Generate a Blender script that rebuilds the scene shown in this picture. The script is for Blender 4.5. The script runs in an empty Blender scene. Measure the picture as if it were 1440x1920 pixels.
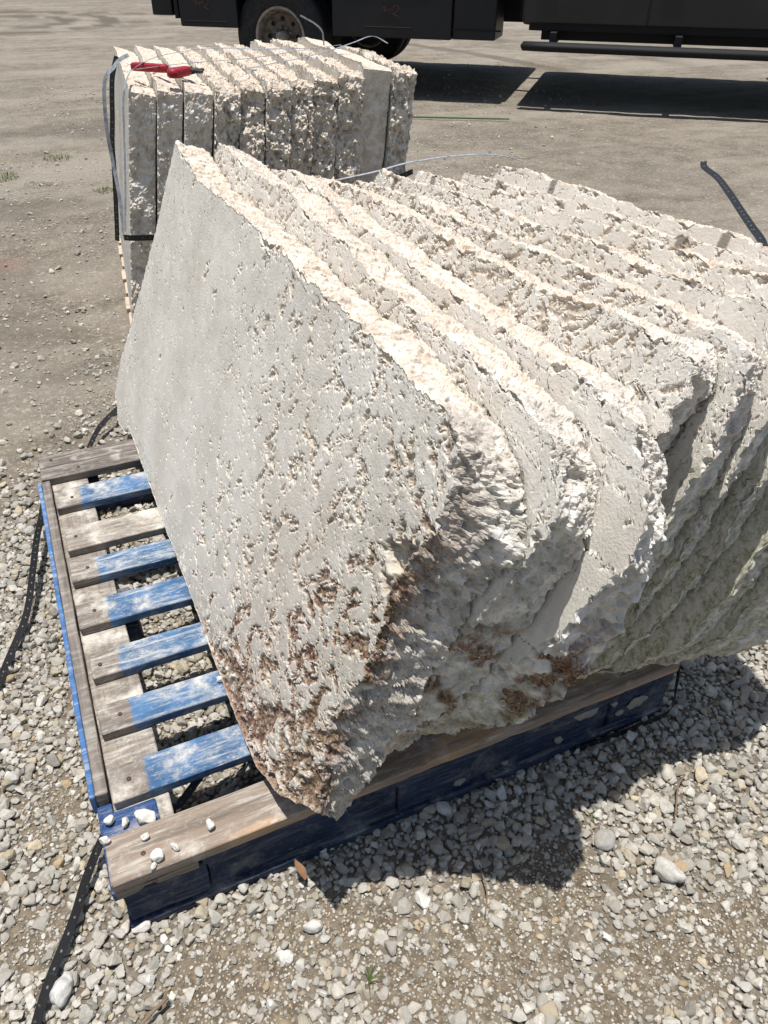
import bpy, math, random
import numpy as np
from mathutils import Matrix, Vector

scene = bpy.context.scene
COL = scene.collection
R = math.radians

# ------------------------------------------------------------------ camera
cam_d = bpy.data.cameras.new("camera")
cam = bpy.data.objects.new("camera", cam_d)
COL.objects.link(cam)
cam_d.sensor_fit = 'VERTICAL'
cam_d.sensor_height = 24.0
cam_d.lens = 24.0 * 1439.06 / 1920.0
cam_d.clip_start = 0.02
cam_d.clip_end = 500
cam.matrix_world = Matrix((
    (0.91022088, 0.23992446, -0.3375414, 0.110775),
    (-0.41403315, 0.54421447, -0.72966236, -0.657),
    (0.00863106, 0.80390725, 0.59469206, 1.202619),
    (0, 0, 0, 1)))
scene.camera = cam

# ------------------------------------------------------------------ light
SUN = Vector((-0.06, -0.02, 1.0)).normalized()
world = bpy.data.worlds.new("World")
scene.world = world
world.use_nodes = True
wn = world.node_tree.nodes
wl = world.node_tree.links
sky = wn.new('ShaderNodeTexSky')
sky.sky_type = 'NISHITA'
sky.sun_disc = False
sky.sun_elevation = math.asin(SUN.z)
sky.sun_rotation = math.atan2(SUN.x, SUN.y)
sky.air_density = 1.3
sky.dust_density = 1.5
bg = wn['Background']
bg.inputs['Strength'].default_value = 0.08
wl.new(sky.outputs[0], bg.inputs[0])
sun_d = bpy.data.lights.new("sun", 'SUN')
sun_d.energy = 4.7
sun_d.angle = R(0.53)
sun_d.color = (1.0, 0.962, 0.908)
sun = bpy.data.objects.new("sun", sun_d)
COL.objects.link(sun)
sun.rotation_mode = 'QUATERNION'
sun.rotation_quaternion = SUN.to_track_quat('Z', 'Y')
scene.view_settings.view_transform = 'Standard'
scene.view_settings.look = 'None'
scene.view_settings.exposure = 0.13
scene.view_settings.gamma = 1.0
scene.cycles.max_bounces = 6
scene.cycles.diffuse_bounces = 3

# ------------------------------------------------------------------ noise
_rng = np.random.RandomState(7)
_perm = _rng.permutation(256).astype(np.int32)
_perm = np.concatenate([_perm, _perm, _perm])
_g = _rng.normal(size=(256, 3)).astype(np.float32)
_g /= np.linalg.norm(_g, axis=1)[:, None]


def pn(P, seed=0):
    P = np.asarray(P, np.float32) + np.float32(seed * 17.31 + 100.0)
    out = np.empty(len(P), np.float32)
    for s in range(0, len(P), 200000):
        p = P[s:s + 200000]
        i = np.floor(p).astype(np.int32)
        f = p - i
        i &= 255
        u = f * f * f * (f * (f * 6 - 15) + 10)
        acc = 0
        for dx in (0, 1):
            wx = u[:, 0] if dx else 1 - u[:, 0]
            a = _perm[i[:, 0] + dx]
            for dy in (0, 1):
                wy = u[:, 1] if dy else 1 - u[:, 1]
                b = _perm[a + i[:, 1] + dy]
                for dz in (0, 1):
                    wz = u[:, 2] if dz else 1 - u[:, 2]
                    h = _perm[b + i[:, 2] + dz]
                    g = _g[h]
                    d = g[:, 0] * (f[:, 0] - dx) + g[:, 1] * (f[:, 1] - dy) + g[:, 2] * (f[:, 2] - dz)
                    acc = acc + d * wx * wy * wz
        out[s:s + 200000] = acc
    return out * 1.6


def fbm(P, octv=4, seed=0, gain=0.5):
    P = np.asarray(P, np.float32)
    a, s, r = 1.0, 0, 0.0
    for k in range(octv):
        r = r + a * pn(P * (2.03 ** k), seed + k)
        s += a
        a *= gain
    return r / s


def sstep(a, b, x):
    t = np.clip((x - a) / (b - a), 0, 1)
    return t * t * (3 - 2 * t)


def facet(P, seed=0):
    """broken-rock noise: every cell of a 3-D Voronoi pattern is a small tilted plane"""
    P = np.asarray(P, np.float32) + np.float32(50 + seed * 7.7)
    out = np.empty(len(P), np.float32)
    for s in range(0, len(P), 100000):
        p = P[s:s + 100000]; i = np.floor(p).astype(np.int32)
        best = np.full(len(p), 9, np.float32); val = np.zeros(len(p), np.float32)
        for dx in (-1, 0, 1):
            for dy in (-1, 0, 1):
                for dz in (-1, 0, 1):
                    c = i + np.array([dx, dy, dz], np.int32)
                    h = _perm[_perm[_perm[c[:, 0] & 255] + (c[:, 1] & 255)] + (c[:, 2] & 255)]
                    f = c + .5 + .45 * _g[h]
                    d = p - f
                    r = np.einsum('ij,ij->i', d, d)
                    m_ = r < best
                    v_ = np.einsum('ij,ij->i', d, _g[(h * 7 + 31) & 255]) + .5 * _g[(h * 13 + 5) & 255][:, 0]
                    best = np.where(m_, r, best); val = np.where(m_, v_, val)
        out[s:s + 100000] = val
    return out


# ------------------------------------------------------------------ mesh helpers
def mk(name, V, F, mat, parent=None, attrs=None, smooth=True, loc=(0, 0, 0)):
    """V (n,3), F (m,k) array or list of polygons -> ONE linked mesh object"""
    me = bpy.data.meshes.new(name)
    V = np.asarray(V, np.float32)
    if isinstance(F, np.ndarray):
        m, k = F.shape
        me.vertices.add(len(V))
        me.vertices.foreach_set('co', V.ravel())
        me.loops.add(m * k)
        me.loops.foreach_set('vertex_index', F.astype(np.int32).ravel())
        me.polygons.add(m)
        me.polygons.foreach_set('loop_start', np.arange(0, m * k, k, dtype=np.int32))
        me.update(calc_edges=True)
        me.validate()
    else:
        me.from_pydata([tuple(map(float, v)) for v in V], [], [tuple(f) for f in F])
        me.update()
    me.polygons.foreach_set('use_smooth', np.full(len(me.polygons), smooth, dtype=bool))
    if attrs:
        for an, av in attrs.items():
            av = np.asarray(av, np.float32)
            if av.ndim == 1:
                a = me.attributes.new(an, 'FLOAT', 'POINT')
                a.data.foreach_set('value', av)
            else:
                a = me.attributes.new(an, 'FLOAT_COLOR', 'POINT')
                a.data.foreach_set('color', av.ravel())
    if mat:
        me.materials.append(mat)
    o = bpy.data.objects.new(name, me)
    COL.objects.link(o)
    o.location = loc
    if parent:
        o.parent = parent
    return o


def tag(o, label=None, cat=None, group=None, kind=None):
    if label: o['label'] = label
    if cat: o['category'] = cat
    if group: o['group'] = group
    if kind: o['kind'] = kind
    return o


def empty(name, loc=(0, 0, 0), rz=0.0):
    o = bpy.data.objects.new(name, None)
    COL.objects.link(o)
    o.location = loc
    o.rotation_euler = (0, 0, rz)
    o.empty_display_size = 0.1
    return o


def boxgrid(x0, x1, y0, y1, z0, z1, res=0.012, bev=0.0015, jit=0.0008, seed=0, chip=0.0):
    """a sawn board: subdivided box, worn edges"""
    n = [max(2, int(round((b - a) / res))) for a, b in ((x0, x1), (y0, y1), (z0, z1))]
    n = [min(n[0], 260), min(n[1], 260), min(n[2], 40)]
    ax = [np.linspace(a, b, k + 1) for (a, b), k in zip(((x0, x1), (y0, y1), (z0, z1)), n)]
    for a in ax:      # tighten first and last row: a small arris
        a[1] = a[0] + min(bev * 1.6, (a[-1] - a[0]) * .3)
        a[-2] = a[-1] - min(bev * 1.6, (a[-1] - a[0]) * .3)
    idx = -np.ones((n[0] + 1, n[1] + 1, n[2] + 1), np.int64)
    I, J, K = np.meshgrid(*[np.arange(k + 1) for k in n], indexing='ij')
    surf = (I == 0) | (I == n[0]) | (J == 0) | (J == n[1]) | (K == 0) | (K == n[2])
    idx[surf] = np.arange(surf.sum())
    V = np.stack([ax[0][I[surf]], ax[1][J[surf]], ax[2][K[surf]]], 1)
    ext = ((I[surf] == 0) | (I[surf] == n[0])).astype(int) + ((J[surf] == 0) | (J[surf] == n[1])) + ((K[surf] == 0) | (K[surf] == n[2]))
    c = np.array([(x0 + x1) / 2, (y0 + y1) / 2, (z0 + z1) / 2])
    half = np.array([(x1 - x0) / 2, (y1 - y0) / 2, (z1 - z0) / 2])
    s = np.sign(V - c) * (np.abs(np.abs(V - c) - half) < 1e-6)
    cut = bev * (0.55 * (ext == 2) + 0.75 * (ext == 3))
    if chip > 0:
        nn = fbm(V * 38, 3, seed + 5)
        cut = cut + chip * np.clip(nn - .15, 0, 1) * (ext >= 2) * 2.0
    V = V - s * cut[:, None]
    V = V + np.stack([pn(V * 14, seed + k) for k in range(3)], 1) * jit
    return V, grid_faces(idx)


def grid_faces(idx):
    out = []
    def q(A, flip):
        f = np.stack([A[:-1, :-1].ravel(), A[1:, :-1].ravel(), A[1:, 1:].ravel(), A[:-1, 1:].ravel()], 1)
        out.append(f[:, ::-1] if flip else f)
    q(idx[:, :, 0], True); q(idx[:, :, -1], False)
    q(idx[:, 0, :], False); q(idx[:, -1, :], True)
    q(idx[0, :, :], True); q(idx[-1, :, :], False)
    return np.concatenate(out)


def merge(parts):
    Vs, Fs, o = [], [], 0
    for V, F in parts:
        Vs.append(V); Fs.append(F + o); o += len(V)
    return np.concatenate(Vs), np.concatenate(Fs)


def tube(pts, r, seg=8, closed=False, cap=True):
    pts = [Vector(p) for p in pts]
    n = len(pts)
    V, F = [], []
    for i, p in enumerate(pts):
        t = (pts[min(i + 1, n - 1)] - pts[max(i - 1, 0)]).normalized()
        u = t.cross(Vector((0, 0, 1)))
        if u.length < 1e-3: u = Vector((1, 0, 0))
        u.normalize(); w = t.cross(u)
        rr = r[i] if isinstance(r, (list, tuple)) else r
        for k in range(seg):
            a = 2 * math.pi * k / seg
            V.append(p + (u * math.cos(a) + w * math.sin(a)) * rr)
    for i in range(n - 1):
        for k in range(seg):
            a = i * seg + k; b = i * seg + (k + 1) % seg
            F.append((a, b, b + seg, a + seg))
    if cap:
        F.append(tuple(range(seg - 1, -1, -1))); F.append(tuple((n - 1) * seg + k for k in range(seg)))
    return [tuple(v) for v in V], F


def smoothline(pts, sub=8):
    P = [np.array(p, float) for p in pts]
    P = [2 * P[0] - P[1]] + P + [2 * P[-1] - P[-2]]
    out = []
    for i in range(1, len(P) - 2):
        for k in range(sub):
            t = k / sub
            a, b, c, d = P[i - 1], P[i], P[i + 1], P[i + 2]
            out.append(.5 * (2 * b + (c - a) * t + (2 * a - 5 * b + 4 * c - d) * t * t + (3 * b - a - 3 * c + d) * t ** 3))
    out.append(P[-2])
    return np.array(out)


def ribbon(pts, width, up=(0, 0, 1), thick=0.0012, sub=8, twist=None):
    """flat plastic strap of rectangular section; attribute 'u' = metres along it, 'v' = across"""
    L = smoothline(pts, sub)
    n = len(L)
    V, F, U, W = [], [], [], []
    s = 0
    for i in range(n):
        if i: s += np.linalg.norm(L[i] - L[i - 1])
        t = L[min(i + 1, n - 1)] - L[max(i - 1, 0)]
        t /= np.linalg.norm(t)
        upv = np.array(up if twist is None else (1 - i / (n - 1)) * np.array(up) + (i / (n - 1)) * np.array(twist), float)
        side = np.cross(t, upv); side /= np.linalg.norm(side)
        nor = np.cross(side, t)
        for a, b in ((-1, -1), (1, -1), (1, 1), (-1, 1)):
            V.append(L[i] + side * a * width / 2 + nor * b * thick / 2)
            U.append(s); W.append(a * .5)
    for i in range(n - 1):
        for k in range(4):
            a = i * 4 + k; b = i * 4 + (k + 1) % 4
            F.append((a, b, b + 4, a + 4))
    F.append((3, 2, 1, 0)); e = (n - 1) * 4; F.append((e, e + 1, e + 2, e + 3))
    return np.array(V), F, dict(u=np.array(U), v=np.array(W))


def lathe(prof, seg=40, axis='y'):
    """profile of (radius, along) revolved; axis along +y"""
    V, F = [], []
    m = len(prof)
    for k in range(seg):
        a = 2 * math.pi * k / seg
        for r, h in prof:
            V.append((r * math.cos(a), h, r * math.sin(a)))
    for k in range(seg):
        for i in range(m - 1):
            a = k * m + i; b = ((k + 1) % seg) * m + i
            F.append((a, b, b + 1, a + 1))
    return V, F


# ------------------------------------------------------------------ materials
class M:
    def __init__(s, name):
        s.m = bpy.data.materials.new(name); s.m.use_nodes = True
        s.nt = s.m.node_tree; s.b = s.nt.nodes['Principled BSDF']
        s.b.inputs['Specular IOR Level'].default_value = 0.3
        s._co = None
    def n(s, t, **kw):
        nd = s.nt.nodes.new(t)
        for k, v in kw.items():
            if k.startswith('_'): setattr(nd, k[1:], v)
            else:
                nd.inputs[k.replace('__', ' ')].default_value = v
        return nd
    def l(s, a, b): s.nt.links.new(a, b)
    def co(s):
        if s._co is None: s._co = s.n('ShaderNodeTexCoord').outputs['Object']
        return s._co
    def noise(s, scale, detail=4, rough=.55, vec=None, stretch=None, dist=0.0):
        nd = s.n('ShaderNodeTexNoise', Scale=scale, Detail=detail, Roughness=rough, Distortion=dist)
        v = vec or s.co()
        if stretch:
            mp = s.n('ShaderNodeMapping'); mp.inputs['Scale'].default_value = stretch
            s.l(v, mp.inputs[0]); v = mp.outputs[0]
        s.l(v, nd.inputs['Vector'])
        return nd.outputs['Fac']
    def attr(s, name):
        nd = s.n('ShaderNodeAttribute'); nd.attribute_name = name
        return nd.outputs['Fac']
    def attrc(s, name):
        nd = s.n('ShaderNodeAttribute'); nd.attribute_name = name
        return nd.outputs['Color']
    def rng(s, x, a, b, c=0.0, d=1.0):
        nd = s.n('ShaderNodeMapRange')
        nd.interpolation_type = 'SMOOTHSTEP'
        s.l(x, nd.inputs[0])
        for i, v in enumerate((a, b, c, d)): nd.inputs[i + 1].default_value = v
        return nd.outputs[0]
    def math(s, op, a, b=0.0, c=None):
        nd = s.n('ShaderNodeMath'); nd.operation = op
        for i, v in enumerate((a, b) if c is None else (a, b, c)):
            if isinstance(v, (int, float)): nd.inputs[i].default_value = v
            else: s.l(v, nd.inputs[i])
        return nd.outputs[0]
    def mix(s, f, a, b, mode='MIX'):
        nd = s.n('ShaderNodeMix'); nd.data_type = 'RGBA'; nd.blend_type = mode
        for i, v in ((0, f), (6, a), (7, b)):
            if isinstance(v, (int, float)): nd.inputs[i].default_value = v
            elif isinstance(v, tuple): nd.inputs[i].default_value = (*v, 1)
            else: s.l(v, nd.inputs[i])
        return nd.outputs[2]
    def bump(s, h, strength=.3, dist=.002, prev=None):
        nd = s.n('ShaderNodeBump', Strength=strength, Distance=dist)
        s.l(h, nd.inputs['Height'])
        if prev is not None: s.l(prev, nd.inputs['Normal'])
        return nd.outputs[0]
    def done(s, col, rough=.9, nor=None, spec=None, metal=None):
        for k, v in (('Base Color', col), ('Roughness', rough), ('Normal', nor), ('Specular IOR Level', spec), ('Metallic', metal)):
            if v is None: continue
            if isinstance(v, tuple): s.b.inputs[k].default_value = (*v, 1)
            elif isinstance(v, (int, float)): s.b.inputs[k].default_value = v
            else: s.l(v, s.b.inputs[k])
        return s.m


def stone_mat(name, face_a, face_b, rim_a, rim_b, weath, pitc, bumpk=1.0):
    m = M(name)
    n1 = m.noise(7, 5, .6); n2 = m.noise(55, 5, .65); n3 = m.noise(260, 3, .6)
    face = m.mix(m.rng(n1, .38, .64), face_a, face_b)
    face = m.mix(m.rng(n2, .35, .75, 0, .35), face, tuple(c * .8 for c in face_b))
    sc = m.noise(9, 3, .5, stretch=(1, 14, 1.2), dist=.15)
    wv = m.n('ShaderNodeTexWave', Scale=11.0, Distortion=5.0, Detail=3.0); wv.bands_direction = 'DIAGONAL'; m.l(m.co(), wv.inputs[0])
    sc = m.math('ADD', sc, m.math('MULTIPLY', wv.outputs['Fac'], .06))
    rim = m.mix(m.rng(n2, .36, .62), rim_a, rim_b)
    rim = m.mix(m.rng(m.noise(20, 4, .6), .5, .68, 0, .7), rim, tuple(min(1, c * 1.12) for c in rim_a))
    w = m.mix(m.rng(m.noise(34, 5, .62), .38, .6), weath[0], weath[1])
    rim = m.mix(m.attr('weather'), rim, w)
    face = m.mix(m.rng(sc, .52, .85, 0, .35), face, tuple(min(1, c * 1.15) for c in face_a))
    face = m.mix(m.rng(m.noise(2.6, 4, .6, stretch=(1, 2, .6)), .5, .68, 0, .45), face, (.60, .54, .455))
    col = m.mix(m.attr('rim'), face, rim)
    pk = m.math('MULTIPLY', m.rng(m.noise(115, 4, .7, dist=.5), .60, .68), m.attr('rim'))
    col = m.mix(m.math('MULTIPLY', pk, .5), col, (.30, .24, .17))
    # small reddish flecks in broken stone
    fl = m.math('MULTIPLY', m.rng(m.noise(75, 3, .6, dist=.6), .62, .7), m.attr('rim'))
    col = m.mix(m.math('MULTIPLY', fl, .3), col, (.42, .27, .17))
    col = m.mix(m.math('MULTIPLY', m.attr('pit'), .85), col, m.mix(n2, pitc, tuple(c * .75 for c in pitc)))
    st = m.math('MULTIPLY', m.attr('stain'), m.rng(m.noise(62, 6, .78, dist=.5), .34, .50))
    st = m.math('MULTIPLY', st, m.math('MAXIMUM', m.math('MAXIMUM', m.attr('pit'), m.attr('rim')), .22))
    col = m.mix(st, col, m.mix(m.rng(n3, .35, .65), (.07, .038, .027), (.30, .175, .115)))
    ms = m.math('MULTIPLY', m.attr('moss'), m.rng(m.noise(60, 7, .82), .42, .62))
    col = m.mix(ms, col, m.mix(m.rng(m.noise(150, 3), .4, .62), (.17, .18, .06), (.42, .42, .26)))
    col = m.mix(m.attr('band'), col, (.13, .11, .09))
    h = m.math('ADD', m.math('MULTIPLY', n3, .6), m.math('MULTIPLY', n2, m.math('ADD', m.math('MULTIPLY', m.attr('rim'), 2.2), .25)))
    h = m.math('ADD', h, m.math('MULTIPLY', sc, .4))
    return m.done(col, .92, m.bump(h, .55 * bumpk, .0035), spec=.2)


stone_front = stone_mat('sawn_coral_stone', (.76, .72, .65), (.66, .62, .55), (.72, .655, .57), (.60, .50, .405),
                        ((.76, .725, .675), (.50, .475, .43)), (.64, .545, .435))
stone_back = stone_mat('weathered_coral_stone', (.64, .61, .55), (.54, .50, .43), (.72, .655, .565), (.60, .495, .395),
                       ((.76, .72, .65), (.58, .515, .43)), (.45, .36, .26), 1.2)


# ------------------------------------------------------------------ a slab
NEARAMP = [1.25, .75]


def curve(pts, n, warp=None):
    P = np.array(pts, float)
    d = np.concatenate([[0], np.cumsum(np.linalg.norm(np.diff(P, axis=0), axis=1))])
    s = np.linspace(0, 1, n + 1) if warp is None else warp
    s = s * d[-1]
    return np.stack([np.interp(s, d, P[:, k]) for k in (0, 1)], 1)


def slab(name, fo, bo, T, origin, tilt, yaw, nu, nv, nw, seed, mat, pits, rough=1.0, wa=None, wb=None,
         moss=None, stain=None, weather=None, band=None, chip=1.0, ysign=1.0):
    """fo/bo: outline of the front and back face in (Y, V): dict far, near (bottom->top), top, bottom (far->near).
    Broken rim all round, sawn faces with open pits."""
    sa = np.linspace(0, 1, nu + 1) if wa is None else wa(np.linspace(0, 1, nu + 1))
    sb = np.linspace(0, 1, nv + 1) if wb is None else wb(np.linspace(0, 1, nv + 1))
    cf = {k: curve(fo[k], 0, sb if k in ('far', 'near') else sa) for k in fo}
    cb = {k: curve(bo[k], 0, sb if k in ('far', 'near') else sa) for k in bo}

    def loop(c):
        return np.concatenate([c['far'][:-1], c['top'][:-1], c['near'][::-1][:-1], c['bottom'][::-1][:-1]])
    Lf, Lb = loop(cf), loop(cb)
    nl = len(Lf)
    layers = []
    off = np.array([3.7, 1.9, 5.1]) * seed
    ws = np.linspace(0, 1, nw + 1)
    ws = .5 - .5 * np.cos(math.pi * ws) * (0.35) - .5 * (1 - 2 * ws) * .65   # finer rows near both arrises
    ws = (ws - ws[0]) / (ws[-1] - ws[0])
    j = np.arange(nl)
    # side weights: bottom quiet so that the slab sits, near side roughest
    isfar = (j < nv); istop = (j >= nv) & (j < nv + nu); isnear = (j >= nv + nu) & (j < 2 * nv + nu); isbot = j >= 2 * nv + nu
    amp = np.where(isbot, .35, np.where(isnear, NEARAMP[0], np.where(isfar, .8, NEARAMP[1])))
    k = np.hanning(15); k /= k.sum()
    amp = np.convolve(np.concatenate([amp[-7:], amp, amp[:7]]), k, 'valid')
    for w in ws:
        L = Lf * (1 - w) + Lb * w
        t = np.roll(L, -3, 0) - np.roll(L, 3, 0)
        nrm = np.stack([-t[:, 1], t[:, 0]], 1)
        nrm /= np.linalg.norm(nrm, axis=1)[:, None] + 1e-9
        if np.sum(nrm * (L - L.mean(0))) < 0: nrm = -nrm
        nrm = np.stack([np.convolve(np.concatenate([nrm[-7:, c], nrm[:, c], nrm[:7, c]]), k, 'valid') for c in (0, 1)], 1)
        P = np.stack([L[:, 0], L[:, 1], np.full(nl, w * T)], 1) + off
        a = fbm(P / .10, 3, seed)
        b = facet(P / .030 + .25 * a[:, None], seed + 11)
        b2 = facet(P / .012, seed + 12)
        c = fbm(P / .009, 3, seed + 21, .65)
        hole = sstep(.30, .46, pn(P / .018, seed + 31))
        d = rough * amp * (.0085 * a + .0046 * b + .0031 * b2 + .0042 * c - .0045 * hole)
        edge = np.exp(-min(w, 1 - w) * T / .005)
        cn = fbm(P * np.array([1, 1, .2]) / .045, 4, seed + 41, .6)
        d -= chip * amp ** .5 * edge * (.001 + .0075 * np.clip(cn, 0, 1))
        layers.append(L + nrm * d[:, None])
    idx = -np.ones((nu + 1, nv + 1, nw + 1), np.int64)
    V, rim = [], []
    cnt = 0
    A, B = np.meshgrid(sa, sb, indexing='ij')
    bd = np.concatenate([np.stack([np.zeros(nv, int), np.arange(nv)], 1),
                         np.stack([np.arange(nu), np.full(nu, nv)], 1),
                         np.stack([np.full(nv, nu), np.arange(nv, 0, -1)], 1),
                         np.stack([np.arange(nu, 0, -1), np.zeros(nu, int)], 1)])
    for kk, w in enumerate(ws):
        L = layers[kk]
        if kk in (0, nw):
            far = L[:nv + 1]; top = L[nv:nv + nu + 1]
            near = L[nv + nu:2 * nv + nu + 1][::-1]; bot = np.concatenate([L[2 * nv + nu:], L[:1]])[::-1]
            G = ((1 - B)[..., None] * bot[:, None] + B[..., None] * top[:, None] + (1 - A)[..., None] * far[None] + A[..., None] * near[None]
                 - ((1 - A) * (1 - B))[..., None] * bot[0] - (A * (1 - B))[..., None] * bot[-1] - ((1 - A) * B)[..., None] * top[0] - (A * B)[..., None] * top[-1])
            # real distance of each grid point to the outline, taken along the grid lines
            up = np.linalg.norm(G - top[:, None], axis=2); dn = np.linalg.norm(G - bot[:, None], axis=2)
            fa = np.linalg.norm(G - far[None], axis=2); ne = np.linalg.norm(G - near[None], axis=2)
            dist = np.minimum(np.minimum(up, dn), np.minimum(fa, ne)).ravel()
            Q = np.concatenate([G.reshape(-1, 2), np.full(((nu + 1) * (nv + 1), 1), w * T)], 1)
            P = Q + off
            if kk == 0:
                pm, depth = pits(Q, P, dist)
                ch = np.clip((fbm(P / .045, 4, seed + 51, .6) * .05 - dist - .004) / .005, 0, 1) * chip
                ch = ch * ch * (3 - 2 * ch)
                Q[:, 2] += pm * depth * np.minimum(1, dist / .004) + ch * (.006 + .006 * fbm(P / .02, 2, seed + 52)) * np.minimum(1, dist / .003)
                Q[:, 2] += .0005 * pn(P / .03, seed + 53)
                r = ch * .9
            else:
                pm = np.zeros(len(Q)); r = np.zeros(len(Q))
            idx[:, :, kk] = np.arange(len(Q)).reshape(nu + 1, nv + 1) + cnt
            on = dist < 1e-7
            r = np.where(on, .6, r)
            V.append(Q); rim.append(np.stack([r, pm * (1 - .6 * r)], 1)); cnt += len(Q)
        else:
            idx[bd[:, 0], bd[:, 1], kk] = np.arange(nl) + cnt
            Q = np.concatenate([L, np.full((nl, 1), w * T)], 1)
            Q[:, 2] += .0015 * pn((Q + off) / .012, seed + 61)
            V.append(Q); rim.append(np.stack([np.ones(nl), np.zeros(nl)], 1)); cnt += nl
    V = np.concatenate(V); rim = np.concatenate(rim)
    F = grid_faces(idx)
    z = np.zeros(len(V))
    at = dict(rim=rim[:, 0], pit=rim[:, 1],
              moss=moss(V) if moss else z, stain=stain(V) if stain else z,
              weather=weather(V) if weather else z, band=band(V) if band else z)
    # local (Y, V, W) -> object space; the slab's origin stands at its foot
    ct, stt = math.cos(tilt), math.sin(tilt)
    X = stt * V[:, 1] + ct * V[:, 2]
    Z = ct * V[:, 1] - stt * V[:, 2]
    Z = Z - 0.0
    Y = V[:, 0]
    o = mk(name, np.stack([X, Y, Z], 1), F, mat, None, at)
    q = rim[F]                                   # broken and pitted faces stay crisp, sawn ones smooth
    sm = (q[:, :, 0].max(1) < .3) & ((q[:, :, 1].max(1) - q[:, :, 1].min(1)) < .35)
    o.data.polygons.foreach_set('use_smooth', sm)
    o.location = origin
    o.rotation_euler = (0, 0, yaw)
    return o


def grid_flip_fix(o):
    """make normals point outwards (volume sign)"""
    me = o.data
    n = len(me.vertices)
    co = np.empty(n * 3, np.float32); me.vertices.foreach_get('co', co); co = co.reshape(-1, 3)
    vi = np.empty(len(me.loops), np.int32); me.loops.foreach_get('vertex_index', vi)
    q = vi.reshape(-1, 4)
    a, b, c, d = (co[q[:, i]] for i in range(4))
    vol = np.einsum('ij,ij->i', a, np.cross(b, c)).sum() + np.einsum('ij,ij->i', a, np.cross(c, d)).sum()
    if vol < 0: me.flip_normals()


TILT = R(18); CT = math.cos(TILT)
X0, SP, DECK = .236, .085, .14
TOPS = {
 1: [(1.239, .738), (1.1, .722), (1.008, .708), (.85, .712), (.689, .716), (.464, .721), (.378, .715), (.192, .719), (.104, .72), (.006, .712), (-.06, .712), (-.092, .70)],
 2: [(1.19, .74), (.899, .732), (.717, .748), (.58, .729), (.45, .732), (.344, .72), (.236, .717), (.074, .718), (-.069, .711), (-.135, .70)],
 3: [(1.06, .70), (.929, .726), (.835, .719), (.71, .724), (.61, .708), (.483, .716), (.398, .711), (.258, .708), (.157, .71), (.067, .708), (-.046, .717), (-.15, .708)],
 4: [(.997, .696), (.848, .709), (.731, .715), (.626, .717), (.525, .721), (.44, .723), (.341, .726), (.236, .726), (.129, .734), (.038, .748), (-.069, .753), (-.12, .743)],
 5: [(.974, .682), (.689, .712), (.55, .713), (.397, .722), (.295, .727), (.166, .738), (-.012, .741), (-.07, .745), (-.115, .735)],
 6: [(1.032, .685), (.85, .698), (.704, .711), (.532, .718), (.421, .724), (.279, .737), (.171, .735), (.086, .747), (.022, .751), (-.045, .754), (-.10, .735)],
 7: [(1.01, .682), (.869, .69), (.742, .702), (.546, .72), (.411, .727), (.341, .733), (.234, .738), (.145, .743), (.033, .754), (-.09, .735)],
 8: [(.946, .682), (.795, .695), (.706, .70), (.545, .712), (.441, .719), (.321, .719), (.238, .729), (.05, .735), (-.08, .73)],
 9: [(.931, .692), (.825, .704), (.749, .705), (.631, .711), (.491, .713), (.372, .718), (.291, .727), (.23, .726), (.05, .73), (-.07, .72)],
}
# near edge (bottom -> top) of the front and of the back face
NEARF = {
 1: [(-.10, .142), (-.075, .206), (-.056, .262), (-.088, .401), (-.078, .504), (-.112, .60), (-.105, .66), (-.092, .70)],
 2: [(.0, .06), (-.06, .2), (-.10, .36), (-.15, .51), (-.168, .572), (-.176, .642), (-.161, .67), (-.135, .70)],
 3: [(.03, .05), (-.05, .2), (-.13, .36), (-.188, .446), (-.192, .506), (-.22, .595), (-.211, .65), (-.15, .708)],
 4: [(.03, .03), (-.03, .2), (-.07, .4), (-.105, .60), (-.118, .67), (-.128, .72), (-.12, .743)],
 5: [(.04, .02), (-.04, .14), (-.095, .3), (-.12, .45), (-.13, .6), (-.13, .69), (-.115, .735)],
 6: [(.04, .02), (-.045, .14), (-.095, .3), (-.115, .45), (-.12, .6), (-.12, .69), (-.10, .735)],
 7: [(.04, .02), (-.035, .12), (-.085, .27), (-.105, .40), (-.11, .6), (-.11, .69), (-.09, .735)],
 8: [(.04, .02), (-.04, .09), (-.09, .2), (-.115, .34), (-.12, .5), (-.11, .66), (-.08, .73)],
 9: [(.02, .02), (-.03, .06), (-.085, .150), (-.115, .28), (-.12, .45), (-.105, .6), (-.07, .72)],
}
NEARB = {
 1: [(-.05, .045), (-.082, .175), (-.10, .304), (-.122, .46), (-.14, .54), (-.160, .611), (-.148, .645), (-.118, .672)],
 2: [(.03, .03), (-.05, .17), (-.10, .32), (-.135, .44), (-.160, .56), (-.165, .62), (-.148, .655), (-.13, .675)],
 9: [(.03, .02), (-.031, .075), (-.095, .146), (-.12, .19), (-.135, .3), (-.12, .5), (-.10, .65), (-.07, .70)],
 8: [(.06, .02), (-.01, .08), (-.07, .18), (-.095, .32), (-.10, .5), (-.09, .64), (-.065, .71)],
 3: [(.05, .03), (-.05, .15), (-.14, .27), (-.18, .374), (-.195, .46), (-.20, .53), (-.19, .59), (-.145, .665)],
}
BACKX = {k: (NEARB[k] if k in NEARB else [(y + .042 - .012 * ((k * 7) % 3) / 2, max(.0, v - .012)) for y, v in NEARF[k]]) for k in range(1, 10)}


def wa_near(s):   # more columns towards the near end
    return 1 - (1 - s) ** 1.25


def wb_top(s):    # more rows towards the top
    return 1 - (1 - s) ** 1.7


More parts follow.
